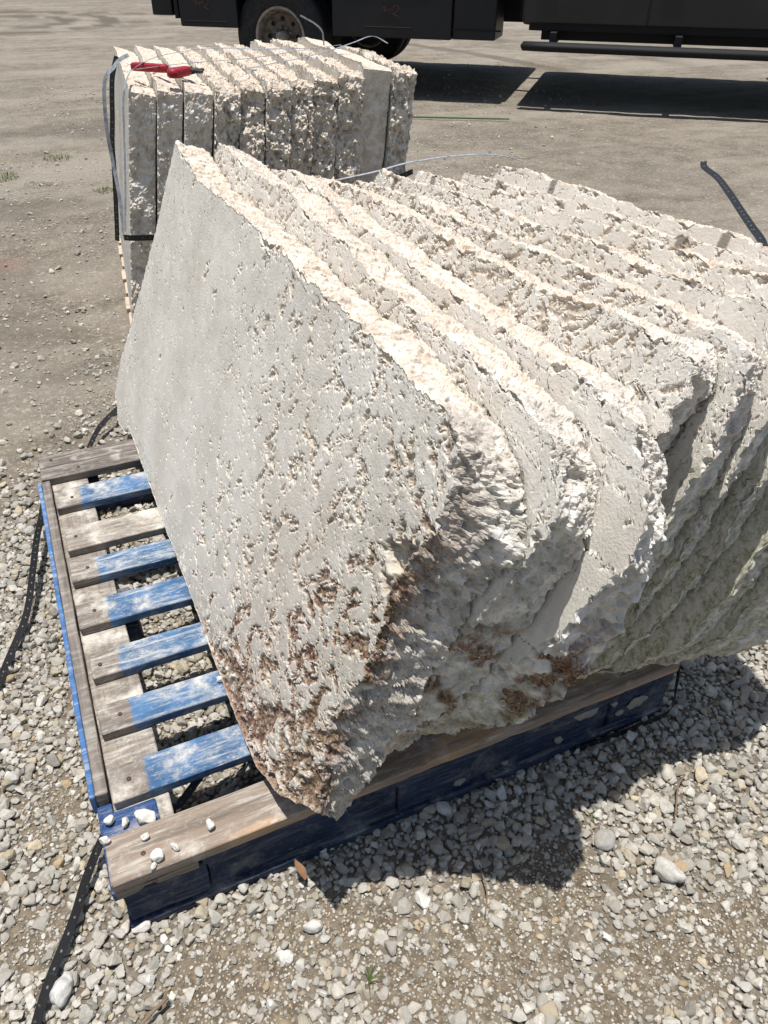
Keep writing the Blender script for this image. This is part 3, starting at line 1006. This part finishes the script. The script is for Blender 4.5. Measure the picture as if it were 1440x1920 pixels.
# wider apron, seen only from elsewhere or far right
for bx in ((-1.6, -.45, -1.3, 1.5), (-.45, 1.75, -1.3, -.55), (1.75, 3.0, -1.3, 1.7), (-.45, 1.75, 1.15, 1.8)):
    p = jgrid(*bx, .022)
    g_ = gravelly(p[:, 0], p[:, 1])
    p = p[keep(p, g_ * .9)]
    sz = np.clip(rs.lognormal(math.log(.021), .28, len(p)), .010, .042)
    parts.append(scatter(p, sz, lo, FL, rs, .05))
V = np.concatenate([a[0] for a in parts]); C = np.concatenate([a[2] for a in parts])
o_, FF = 0, []
for a in parts:
    FF.append(a[1] + o_); o_ += len(a[0])
gv = mk('gravel', V, np.concatenate(FF), gravel_mat, None, dict(stone_colour=C), smooth=False)
tag(gv, 'pale crushed limestone gravel lying round the blue pallet', 'gravel', kind='stuff')
# scattered pebbles over the dirt yard
n = 34000
yy = 1.15 + 8 * rs.uniform(size=n) ** 1.6
xx = rs.uniform(-.9, 1, n) * 1.0 + rs.uniform(0, 1, n) * (yy * .75)
p = np.stack([xx, yy], 1)
cl = fbm(np.stack([xx, yy, xx * 0], 1) / .35, 3, 240)
p = p[keep(p, np.clip(.42 + cl * 1.8, .08, 1))]
p = p[~((p[:, 0] > .38) & (p[:, 0] < 1.4) & (p[:, 1] > 2.0) & (p[:, 1] < 3.2))]
sz = np.clip(rs.lognormal(math.log(.0085), .55, len(p)), .0035, .036)
V, FF, C = scatter(p, sz, lo, FL, rs, .25)
pb = mk('scattered_pebbles', V, FF, gravel_mat, None, dict(stone_colour=C), smooth=False)
tag(pb, 'small pale pebbles strewn over the brown dirt yard', 'pebbles', kind='stuff')

# a few individually recognisable stones
def bigstone(x, y, s, rz, col, label, z=None, flat=.6, seed=0, name='loose_stone', group=None, cat='stone', rx=0.0):
    V, F = ico(4)
    rr = np.random.RandomState(300 + seed)
    N = rr.normal(size=(10, 3)); N /= np.linalg.norm(N, axis=1)[:, None]; h = rr.uniform(.6, .92, 10)
    D = V @ N.T; q = np.where(D > .05, h / np.maximum(D, .05), 9)
    r = (np.sum(np.clip(q, .1, 3) ** (-12.0), axis=1) + 1) ** (-1 / 12)
    S = V * r[:, None] * (s[0] / 2, s[1] / 2, s[0] / 2 * flat)
    S += np.stack([fbm(S / (s[0] * .28), 4, 310 + seed + k_) for k_ in range(3)], 1) * s[0] * .07
    S[:, 2] -= S[:, 2].min()
    CC = np.tile(np.array([*col, 1.0]), (len(S), 1))
    if z is None: z = float(gheight(np.array([x]), np.array([y]))[0]) + .003
    o = mk(name, S, F, gravel_mat, None, dict(stone_colour=CC), loc=(x, y, z))
    o.rotation_euler = (rx, 0, rz)
    tag(o, label, cat, group)
    return o


bigstone(-.10, -.045, (.052, .03), 1.0, (.66, .65, .62), 'large white oblong stone among gravel, left of the black strap at bottom left', seed=1)
bigstone(.80, -.26, (.062, .034), -.75, (.60, .58, .53), 'largest pale oblong stone in the gravel at bottom right', seed=2)
bigstone(.745, -.175, (.042, .036), .3, (.36, .35, .33), 'dark grey rounded stone in the gravel at lower right', seed=3)
bigstone(.02, .0, (.034, .026), .3, (.66, .62, .58), 'white stone with an orange fleck, left of the pallet block', seed=4)
bigstone(.255, -.105, (.034, .020), -.3, (.68, .65, .60), 'bright flat stone alone on bare soil in front of the pallet', seed=5)
bigstone(.835, -.075, (.018, .014), .4, (.85, .86, .86), 'small pure white chip on gravel right of the slab shadow', seed=6, flat=.3)

#CHIPS
# ------------------------------------------------------------------ stone crumbs on the pallet
WHT = (.80, .77, .72)
deckz, strz = .1405, .121
for i, (x_, y_, a_, b_, z_, lab) in enumerate([
    (.012, .112, .024, .015, .1385 - .018, 'small upright white chunk on the blue pallet corner, outermost of three'),
    (.034, .100, .020, .013, strz, 'middle small white chunk on the blue corner board of the pallet'),
    (.062, .092, .040, .026, strz, 'biggest white chunk, on the blue corner board beside the front plank'),
    (.068, .012, .024, .021, deckz, 'largest white crumb stuck on the grey front plank'),
    (.094, .018, .016, .010, deckz, 'flat crumb on the front plank right of the largest one'),
    (.058, .052, .015, .012, deckz, 'crumb near the rear edge of the front plank at its left end'),
    (.150, .030, .022, .014, deckz, 'pale round crumb on a knot halfway along the sunlit front plank'),
    (.003, .070, .020, .014, deckz, 'white lump on the outer left end of the front plank'),
    (.060, .002, .012, .009, deckz, 'small crumb on the near edge of the front plank'),
    (.235, .302, .016, .011, .139, 'white lump on the second blue board at the foot of the big slab'),
]):
    bigstone(x_, y_, (a_, b_), i * 1.3, WHT, lab, z=z_, flat=.75, seed=20 + i, name='stone_chip', group='white stone crumbs on the pallet', cat='stone chip')
for i, (x_, z_, a_, b_, lab) in enumerate([
    (.825, .083, .060, .028, 'long pale mortar blob under the wooden edge of the pallet front'),
    (.885, .088, .018, .012, 'tiny pale blob between two bigger ones on the dark blue pallet front'),
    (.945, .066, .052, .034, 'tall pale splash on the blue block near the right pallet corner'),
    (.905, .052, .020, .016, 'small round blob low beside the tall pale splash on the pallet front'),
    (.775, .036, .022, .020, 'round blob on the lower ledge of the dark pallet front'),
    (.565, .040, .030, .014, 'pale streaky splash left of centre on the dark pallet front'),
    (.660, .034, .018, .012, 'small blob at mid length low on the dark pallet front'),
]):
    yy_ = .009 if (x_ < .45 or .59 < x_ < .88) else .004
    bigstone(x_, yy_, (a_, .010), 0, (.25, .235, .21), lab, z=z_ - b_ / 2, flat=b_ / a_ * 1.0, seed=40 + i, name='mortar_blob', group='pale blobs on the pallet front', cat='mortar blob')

#STRAPS
# ------------------------------------------------------------------ strapping
m = M('black_plastic_strap')
u = m.attr('u'); v = m.attr('v')
fr = m.math('FRACT', m.math('MULTIPLY', u, 42.0))
du = m.math('ABSOLUTE', m.math('SUBTRACT', fr, .5))
dash = m.math('MULTIPLY', m.rng(du, .06, .10, 1, 0), m.rng(m.math('ABSOLUTE', v), .06, .12, 1, 0))
dash = m.math('MULTIPLY', dash, m.rng(m.noise(45, 2), .42, .5))
dd = m.rng(m.noise(120, 5, .7), .60, .70, 0, .55)
c = m.mix(m.math('MULTIPLY', dash, .45), (.016, .016, .017), (.42, .42, .40)); c = m.mix(dd, c, (.22, .21, .19))
emb = m.n('ShaderNodeTexWave', Scale=1.0); 
strap_mat = m.done(c, .45, m.bump(m.math('ADD', m.noise(200, 3), m.math('MULTIPLY', dash, 2.0)), .3, .001), spec=.4)
m = M('grey_plastic_strap')
c = m.mix(m.rng(m.noise(60, 4, .6), .4, .65), (.36, .385, .43), (.20, .215, .25))
grey_strap = m.done(c, .4, spec=.5)


def strap(name, pts, w, label, up=(0, 0, 1), mat=None, twist=None, group=None, th=.0011, sub=8):
    V, F, at = ribbon(pts, w, up, th, sub, twist)
    o = mk(name, V, F, mat or strap_mat, None, at, smooth=False)
    return tag(o, label, 'strap', group)


BK = 'black_strap'
strap(BK, [(-.24, .44, .012), (-.17, .555, .014), (-.125, .665, .016), (-.085, .76, .03), (-.06, .87, .05), (-.04, .98, .06), (-.024, 1.08, .05), (-.018, 1.16, .03), (-.012, 1.22, .014)],
      .0145, 'black punched plastic strap curving over the gravel left of the blue pallet', up=(.5, -.4, 1))
strap(BK, [(-.20, -.22, .010), (-.15, -.11, .012), (-.117, -.035, .016), (-.072, .042, .022), (-.045, .095, .03), (-.012, .150, .034), (.03, .20, .03)],
      .0135, 'black punched strap running from under the near pallet corner to the bottom left', up=(.6, -.3, 1))
strap(BK, [(.118, 1.40, .012), (.135, 1.44, .022), (.18, 1.52, .035), (.26, 1.60, .05), (.33, 1.66, .05)],
      .014, 'short black strap behind the far end of the blue pallet', up=(.5, -.5, 1))
strap(BK, [(.07, .112, .05), (.11, .135, .065), (.16, .165, .085), (.21, .195, .10), (.26, .225, .115)],
      .013, 'black strap slanting through the gap behind the front plank', up=(.2, -.6, 1))
strap(BK, [(.80, -.006, .004), (.88, -.009, .006), (.96, -.012, .007), (1.01, -.012, .010), (1.032, -.008, .022), (1.040, .004, .055), (1.040, .012, .10), (1.03, .02, .138)],
      .013, 'black strap bent round the right front corner of the blue pallet', up=(0, -1, .1), twist=(1, -.2, 0))
strap(BK, [(1.10, .13, .74), (1.15, .185, .80), (1.185, .225, .82), (1.24, .305, .822), (1.30, .387, .82), (1.38, .50, .82), (1.452, .605, .818), (1.50, .69, .815), (1.522, .72, .82)],
      .0135, 'stiff black strap standing out into the air right of the leaning slabs', up=(-.5, -.3, 1))
# rear stack
ct9 = math.sin(R(9.5))
strap(BK, [(.395, 1.975, .436), (.44, 1.958, .434), (.60, 1.944, .43), (.88, 1.935, .455), (1.19, 1.945, .515), (1.35, 1.95, .538), (1.42, 1.96, .552)],
      .018, 'horizontal black strap round the front of the rear stack', up=(0, -1, 0), twist=(.1, -1, 0))
strap(BK, [(.575, 2.75, .86), (.548, 2.75, .80), (.534, 2.75, .74), (.520, 2.75, .66), (.502, 2.75, .57), (.490, 2.75, .47), (.470, 2.75, .33), (.45, 2.75, .2)],
      .019, 'vertical black strap down the left side of the rear stack', up=(-.6, -1, 0))
WS = 'grey_strap'
strap(WS, [(.60, 2.63, .875), (.565, 2.62, .862), (.535, 2.61, .838), (.512, 2.60, .822), (.495, 2.60, .79), (.482, 2.60, .72), (.474, 2.60, .63), (.474, 2.60, .54), (.472, 2.58, .42), (.462, 2.56, .27), (.455, 2.56, .17)],
      .013, 'loose grey strap looping off the left side of the rear stack', up=(-.4, -1, .2), mat=grey_strap)
strap(WS, [(.404, 1.99, .45), (.436, 1.99, .62), (.456, 1.99, .75), (.468, 1.99, .82), (.482, 1.995, .862), (.51, 2.06, .885), (.56, 2.16, .895), (.66, 2.36, .895), (.81, 2.55, .89), (.96, 2.645, .884), (1.05, 2.58, .884), (1.2, 2.50, .888), (1.29, 2.47, .89)],
      .0075, 'pale grey strap arching across the top of the rear stack from its left corner', up=(-1, -.6, 0), twist=(0, 0, 1), mat=grey_strap)
strap(WS, [(.52, 2.10, .888), (.67, 2.17, .89), (.80, 2.195, .892), (.93, 2.22, .893), (1.056, 2.30, .893), (1.21, 2.40, .895), (1.345, 2.44, .90)],
      .006, 'thin grey strap lying straight over the rear stack beside the red cutters', mat=grey_strap)
strap(WS, [(.86, 2.03, .885), (.98, 2.08, .893), (1.08, 2.14, .896), (1.22, 2.23, .905), (1.36, 2.35, .915), (1.45, 2.42, .925), (1.485, 2.42, .922), (1.51, 2.38, .905)],
      .0075, 'grey strap with its free end hooked up at the right of the rear stack', mat=grey_strap)
strap(WS, [(1.377, 2.7, .875), (1.375, 2.70, .90), (1.370, 2.70, .925), (1.341, 2.70, .95), (1.283, 2.70, .978)],
      .006, 'bent grey strap end sticking up in front of the truck wheel', up=(0, -1, 0), mat=grey_strap)
strap(WS, [(.80, 1.32, .69), (.863, 1.3, .712), (.975, 1.3, .724), (1.067, 1.3, .738), (1.14, 1.3, .743), (1.211, 1.3, .745), (1.303, 1.3, .742), (1.375, 1.3, .732), (1.435, 1.3, .714)],
      .005, 'thin silvery strap arching between the two stone stacks', up=(0, -.4, 1), mat=grey_strap)

# green rod on the dirt
m = M('green_plastic'); green_mat = m.done(m.mix(m.noise(20, 3), (.13, .18, .09), (.22, .27, .15)), .6)
V, F = tube([(3.36, 5.91, .012), (3.6, 5.785, .014), (3.85, 5.65, .013), (4.105, 5.51, .012)], [.008, .010, .010, .006], 8)
tag(mk('green_rod', V, F, green_mat), 'thin green rod lying on the dirt before the truck shadow', 'rod')

# ------------------------------------------------------------------ strap cutters with red handles
m = M('red_rubber'); red_mat = m.done(m.mix(m.rng(m.noise(160, 4, .7), .55, .7, 0, .5), (.32, .012, .025), (.48, .34, .32)), .5, m.bump(m.noise(90, 3), .3, .001))
m = M('dark_steel'); steel_mat = m.done(m.mix(m.rng(m.noise(200, 4, .7), .5, .65, 0, .6), (.05, .05, .052), (.4, .38, .34)), .45, m.bump(m.noise(160, 3), .4, .001), metal=.6)


def prism(outline, h, bev=.0025):
    """closed outline (x, y) extruded to height h with a rounded rim"""
    O = np.array(outline, float); n = len(O); c = O.mean(0)
    rings = []
    for z_, s_ in ((0, 1 - bev * 60), (bev, 1), (h - bev, 1), (h, 1 - bev * 60)):
        d = O - c
        rings.append(np.concatenate([c + d * (s_ if s_ == 1 else 1) - (0 if s_ == 1 else 1) * d / (np.linalg.norm(d, axis=1)[:, None] + 1e-6) * bev, np.full((n, 1), z_)], 1))
    V = np.concatenate(rings)
    F = [(r * n + k_, r * n + (k_ + 1) % n, (r + 1) * n + (k_ + 1) % n, (r + 1) * n + k_) for r in range(3) for k_ in range(n)]
    F += [tuple(range(n - 1, -1, -1)), tuple(3 * n + k_ for k_ in range(n))]
    return V, F


cut = empty('strap_cutters', (.60, 2.10, .872), 0.0)
tag(cut, 'red handled strap cutters lying on the left of the rear stack', 'cutters')
def cap_line(p0, p1, w0, w1, n=6):
    p0, p1 = np.array(p0), np.array(p1); d = p1 - p0; d /= np.linalg.norm(d); s = np.array([-d[1], d[0]])
    a = [p1 + s * w1 * math.cos(t) + d * w1 * math.sin(t) for t in np.linspace(0, math.pi, n)]
    b = [p0 - s * w0 * math.cos(t) - d * w0 * math.sin(t) for t in np.linspace(0, math.pi, n)]
    return a + b
V, F = prism(cap_line((-.045, .125), (.032, .045), .015, .013), .022, .005); h1 = mk('handle', V, F, red_mat, cut)
V, F = prism(cap_line((.030, -.085), (.078, -.040), .018, .017), .024, .006); h2 = mk('handle', V, F, red_mat, cut)
V, F = prism(cap_line((.030, .048), (.098, -.012), .009, .008), .012, .002); mk('arm', V, F, steel_mat, cut)
V, F = prism(cap_line((.070, -.048), (.105, -.015), .008, .008), .012, .002); mk('arm', V, F, steel_mat, cut)
V, F = prism(cap_line((.095, -.012), (.128, -.045), .012, .004), .010, .002); mk('blade', V, F, steel_mat, cut, loc=(0, 0, .003))
V, F = prism(cap_line((.098, -.006), (.135, -.030), .011, .004), .008, .002); mk('blade', V, F, steel_mat, cut, loc=(0, 0, .008))
V, F = lathe([(0, .004), (.006, .004), (.007, .002), (.007, 0)], 14); V = [(a, c_, b) for a, b, c_ in V]
mk('pivot_bolt', V, F, steel_mat, cut, loc=(.100, -.010, .016))

# ------------------------------------------------------------------ weeds
m = M('grass_blade'); blade_mat = m.done(m.mix(m.noise(30, 2), (.06, .11, .025), (.14, .18, .06)), .7)
def tuft(x_, y_, r_, hgt, n_, label, seed, wid=.0022):
    rr = random.Random(seed); V, F = [], []
    z0 = float(gheight(np.array([x_]), np.array([y_]))[0])
    for i in range(n_):
        a = rr.uniform(0, 6.283); q = r_ * math.sqrt(rr.random())
        bx, by = q * math.cos(a), q * math.sin(a)
        le = rr.uniform(.3, .9) * hgt; aa = rr.uniform(0, 6.283); dx, dy = math.cos(aa), math.sin(aa)
        w_ = wid * rr.uniform(.6, 1.2)
        b0 = len(V)
        for t in (0, .5, 1):
            cx_, cy_, cz_ = bx + dx * le * t * t * .7, by + dy * le * t * t * .7, le * t * (1 - .25 * t)
            ww = w_ * (1 - t * .9)
            V.append((cx_ - dy * ww, cy_ + dx * ww, cz_)); V.append((cx_ + dy * ww, cy_ - dx * ww, cz_))
        F += [(b0, b0 + 1, b0 + 3, b0 + 2), (b0 + 2, b0 + 3, b0 + 5, b0 + 4)]
    return tag(mk('weed_tuft', V, F, blade_mat, loc=(x_, y_, z0)), label, 'weed', 'weeds on the dirt yard')
tuft(.05, 5.05, .11, .05, 220, 'low green weed tuft at the left edge of the dirt yard', 1)
tuft(.43, 5.45, .10, .035, 160, 'sparse flat weed patch left of the rear stack, farther one', 2)
tuft(.60, 4.45, .07, .035, 110, 'tiny weed patch close to the left side of the rear stack', 3)
tuft(.25, 4.75, .09, .02, 90, 'thin greenish weeds between the two larger weed patches', 4)
tuft(.304, -.205, .006, .045, 9, 'single green grass sprout in the gravel at the bottom', 5, .0014)
tuft(.76, -.13, .006, .014, 8, 'tiny two leaved seedling among gravel at lower right', 6, .003)

# dry twigs and the brown leaf by the pallet front
m = M('dry_twig'); twig_mat = m.done((.22, .155, .10), .8)
def twig(pts, r, label):
    V, F = tube(smoothline(pts, 4), r, 6)
    tag(mk('dry_twig', V, F, twig_mat), label, 'twig', 'dry twigs on the gravel')
twig([(.50, -.20, .014), (.52, -.17, .016), (.53, -.13, .016)], .0012, 'thin twig in the gravel just below the rounded slab shadow')
twig([(-.03, -.16, .014), (.0, -.135, .018), (.035, -.118, .016)], .0028, 'thick brown twig at the bottom left between gravel and soil')
twig([(.88, -.19, .016), (.92, -.15, .018), (.95, -.135, .016)], .0014, 'thin twig across the lower right gravel')
m = M('dead_leaf'); leaf_mat = m.done(m.mix(m.noise(80, 3), (.30, .16, .08), (.16, .09, .05)), .7)
V, F = [], []
for i in range(9):
    t = i / 8
    w_ = .0065 * math.sin(math.pi * (t * .92 + .04))
    V += [(-w_, t * .034, .004 * math.sin(t * 5)), (0, t * .034, .004 * math.sin(t * 5) - .002), (w_, t * .034, .004 * math.sin(t * 5) + .001)]
for i in range(8):
    for k_ in (0, 1):
        a = i * 3 + k_; F.append((a, a + 1, a + 4, a + 3))
lf = mk('dead_leaf', V, F, leaf_mat, loc=(.266, -.042, .022)); lf.rotation_euler = (.5, .2, .25)
tag(lf, 'curled brown dead leaf against the foot of the pallet front', 'leaf')

#TRUCK
# ------------------------------------------------------------------ truck: x forwards along it, y away from the camera
TA = R(-40)
N0 = 7.62
tn = (math.sin(-TA), math.cos(TA))
org = (tn[0] * N0, tn[1] * N0, 0)
truck = empty('flatbed_truck', org, TA)
tag(truck, 'black service truck with dark grey cab parked beyond the rear stack', 'truck')
m = M('black_truck_paint'); tr_black = m.done(m.mix(m.rng(m.noise(3, 5, .6), .45, .7, 0, .5), (.006, .007, .011), (.016, .016, .018)), .42, m.bump(m.noise(1.4, 2), .04, .02), spec=.4)
m = M('dark_cab_paint'); tr_cab = m.done(m.mix(m.rng(m.noise(2, 5, .6), .4, .7, 0, .5), (.020, .018, .018), (.034, .031, .029)), .38, spec=.4)
m = M('tyre_rubber'); tr_tyre = m.done(m.mix(m.rng(m.noise(30, 4), .4, .7, 0, .5), (.018, .019, .022), (.05, .047, .042)), .8)
m = M('steel_wheel'); tr_rim = m.done(m.mix(m.rng(m.noise(20, 4), .4, .65), (.16, .14, .12), (.07, .06, .055)), .55, metal=.3)
m = M('pale_rim_lip'); tr_lip = m.done(m.mix(m.rng(m.noise(20, 4), .4, .65), (.34, .31, .27), (.22, .19, .17)), .5)
m = M('chassis_black'); tr_ch = m.done((.010, .010, .012), .7)
m = M('dark_glass'); tr_glass = m.done((.01, .012, .014), .06, spec=.6)
m = M('red_brown_decal'); tr_decal = m.done((.085, .04, .034), .6)
m = M('lamp_red'); tr_red = m.done((.3, .01, .01), .3)
m = M('lamp_clear'); tr_clear = m.done((.6, .6, .58), .2)


def tbox(name, x0, x1, y0, y1, z0, z1, mat, par=None, bev=.02, taper=None):
    bm = bmesh.new()
    bmesh.ops.create_cube(bm, size=1)
    for v_ in bm.verts:
        v_.co = ((x0 + x1) / 2 + v_.co.x * (x1 - x0), (y0 + y1) / 2 + v_.co.y * (y1 - y0), (z0 + z1) / 2 + v_.co.z * (z1 - z0))
        if taper and v_.co.z > (z0 + z1) / 2:
            cx_, cy_ = (x0 + x1) / 2, (y0 + y1) / 2
            v_.co.x += taper[0] if v_.co.x < cx_ else -taper[1]
            v_.co.y += taper[2] * (1 if v_.co.y < cy_ else -1)
    bmesh.ops.bevel(bm, geom=bm.edges[:], offset=bev, segments=3, profile=.6, affect='EDGES')
    me = bpy.data.meshes.new(name); bm.to_mesh(me); bm.free()
    me.materials.append(mat)
    for p_ in me.polygons: p_.use_smooth = False
    o = bpy.data.objects.new(name, me); COL.objects.link(o); o.parent = par or truck
    return o


DW = 2.9   # depth of the body away from the camera
# service body: skirt boxes, deck, headboard
tbox('tool_box', -3.80, -3.19, 0.0, .55, .537, 1.12, tr_black)
tbox('tool_box', -2.24, -1.10, .02, .55, .50, 1.12, tr_black)
tbox('tool_box', -1.095, -.70, .05, .55, .505, 1.12, tr_black)
tbox('tool_box', -3.80, -3.19, DW - .55, DW, .537, 1.12, tr_black)
tbox('tool_box', -2.24, -.64, DW - .55, DW, .50, 1.12, tr_black)
for xx_ in (-3.5, -1.67, -.85):
    tbox('box_latch', xx_ - .06, xx_ + .06, -.012 if xx_ < -3 else (.008 if xx_ < -1.2 else .038), .03 if xx_ > -1.2 else .012, .86, .92, tr_ch, bev=.005)
    tbox('box_lip', xx_ - .25, xx_ + .2, -.006 if xx_ < -3 else (.014 if xx_ < -1.2 else .044), .06, .575, .590, tr_ch, bev=.004)
tbox('flatbed_deck', -4.0, -.64, 0, DW, 1.10, 1.22, tr_black)
tbox('headboard', -.71, -.64, .1, DW - .1, 1.20, 1.95, tr_black, bev=.01)
tbox('rear_bumper', -4.12, -3.9, .05, DW - .05, .62, .80, tr_black, bev=.015)
tbox('mud_flap', -3.86, -3.82, .02, .5, .60, 1.1, tr_ch, bev=.004)
for yy_ in (.9, DW - 1.0):
    tbox('chassis_rail', -3.9, 3.6, yy_, yy_ + .09, .62, .86, tr_ch, bev=.01)
for xx_ in (-3.3, -1.6, -.2, 1.2):
    tbox('crossmember', xx_, xx_ + .1, .99, DW - 1.0, .66, .80, tr_ch, bev=.01)
tbox('fuel_tank', -.35, 1.1, .35, .85, .60, .85, tr_ch, bev=.05)
tbox('exhaust_pipe', -.3, 2.4, 1.4, 1.5, .60, .70, tr_ch, bev=.03)
# drop plate behind the last skirt box, with its cut corner
# cab
tbox('cab_body', -.47, 2.45, .0, DW - .35, .64, 1.30, tr_cab, bev=.05)
tbox('cab_roof', -.42, 1.9, .1, DW - .45, 1.75, 2.05, tr_cab, bev=.09)
tbox('cab_window', -.40, 2.2, .07, DW - .42, 1.28, 1.78, tr_glass, bev=.04, taper=(.04, .35, .06))
tbox('engine_hood', 2.40, 3.75, .08, DW - .43, .75, 1.32, tr_cab, bev=.09)
tbox('front_bumper', 3.72, 3.95, .0, DW - .35, .50, .78, tr_black, bev=.04)
tbox('headlight', 3.71, 3.775, .12, .42, .88, 1.10, tr_clear, bev=.015)
tbox('headlight', 3.71, 3.775, DW - .80, DW - .50, .88, 1.10, tr_clear, bev=.015)
d1 = tbox('door', .605, 1.75, -.012, .03, .66, 1.29, tr_cab, bev=.011)
tbox('handle', .68, .86, -.035, -.014, 1.13, 1.17, tr_ch, d1, bev=.009)
d2 = tbox('door', -.44, .595, -.012, .03, .66, 1.29, tr_cab, bev=.011)
tbox('handle', -.36, -.18, -.035, -.014, 1.13, 1.17, tr_ch, d2, bev=.009)
tbox('rocker_strip', -.40, 2.0, .012, .10, .60, .66, tr_ch, bev=.01)
tbox('under_shield', -.30, 2.3, .16, DW - .6, .52, .62, tr_ch, bev=.01)
# step bar: flattened tube, rounded left end
V, F = tube([(-.46 + .03, -.10, .492), (-.42, -.115, .492), (-.2, -.12, .491), (.8, -.12, .488), (2.1, -.12, .485), (2.2, -.10, .485)], [.018, .036, .038, .038, .038, .02], 14)
V = [(a, b * 1.0 + (b + .12) * .8, c_) for a, b, c_ in V]
mk('step_bar', V, F, tr_ch, truck)
for xx_ in (-.2, .85, 1.9):
    tbox('step_bracket', xx_, xx_ + .06, -.10, .3, .51, .60, tr_ch, bev=.008)
mr = tbox('wing_mirror', 2.02, 2.14, -.34, -.08, 1.25, 1.62, tr_ch, bev=.03)
tbox('mirror_arm', 2.05, 2.10, -.10, .10, 1.34, 1.38, tr_ch, mr, bev=.01)
mr = tbox('wing_mirror', 2.02, 2.14, DW - .27, DW - .01, 1.25, 1.62, tr_ch, bev=.03)
tl = tbox('tail_lamp', -4.135, -4.115, .15, .35, .66, .76, tr_red, bev=.005)


def wheel(x_, y_, r_, side, detail=False):
    """side -1: outer face towards the camera. dish, tyre, lip, hub"""
    s_ = side
    w_ = .24
    V, F = lathe([(.0, .10), (.085, .10), (.10, .085), (.185, .085), (.20, .06), (.225, -.0), (.232, .0)], 48)
    o = mk('wheel', [(a, b * 1.0 + 0, c_) for a, b, c_ in V], F, tr_rim, truck, loc=(x_, y_, r_ + .015))
    if s_ > 0: o.rotation_euler = (0, 0, math.pi)
    t = r_
    V, F = lathe([(.245, .0), (.26, -.012), (t - .08, -.03), (t - .03, -.02), (t - .008, .005), (t, .03), (t, w_ - .04), (t - .01, w_ - .01), (t - .04, w_ + .005), (.26, w_ - .01), (.245, w_ - .03)], 64)
    mk('tyre', V, F, tr_tyre, o)
    V, F = lathe([(.228, .01), (.232, -.012), (.243, -.020), (.252, -.016), (.255, .0), (.250, .02)], 56)
    mk('rim_lip', V, F, tr_lip, o)
    V, F = lathe([(.0, -.03), (.035, -.028), (.045, -.01), (.050, .10)], 24)
    mk('hub_cap', V, F, tr_lip, o)
    if not detail:
        return o
    for k_ in range(8):
        a = k_ * math.pi / 4
        V, F = lathe([(0, .0), (.02, .0), (.02, .004)], 12)
        mk('hand_hole', V, F, tr_ch, o, loc=(.145 * math.cos(a), .0815, .145 * math.sin(a)))
        a += .39
        V, F = lathe([(0, -.02), (.011, -.018), (.012, .02)], 6)
        mk('wheel_nut', V, F, tr_lip, o, loc=(.075 * math.cos(a), .089, .075 * math.sin(a)))
    return o


WR = .455
wheel(-2.79, .085, WR, -1, True)
wheel(-2.79, .62, WR, 1)
wheel(-2.55, DW - .60, WR - .02, -1)
wheel(-2.55, DW - .05, WR - .02, 1)
wheel(3.1, .06, WR - .03, -1)
wheel(3.1, DW - .42, WR - .03, 1)
tbox('axle', -2.66, -2.56, .4, DW - .3, .40, .52, tr_ch, bev=.03)
# small red-brown scrawled emblem on two box faces
def emblem(x_, z_, w_, y_):
    L = smoothline([(-.5, .12, 0), (-.34, .2, 0), (-.40, -.05, 0), (-.22, .10, 0), (-.12, -.02, 0), (-.02, .12, 0), (.12, .02, 0), (.18, .22, 0), (.42, .26, 0), (.50, .10, 0), (.30, -.08, 0), (.16, -.14, 0), (.34, -.22, 0), (.52, -.28, 0)], 5)
    V, F, _ = ribbon([(x_ + a * w_, y_, z_ + b * w_) for a, b, _c in L], w_ * .055, up=(0, -1, 0), thick=.003, sub=2)
    mk('emblem', V, F, tr_decal, truck, smooth=False)
emblem(-1.67, .715, .15, .0165)
emblem(-3.55, .725, .15, -.0035)
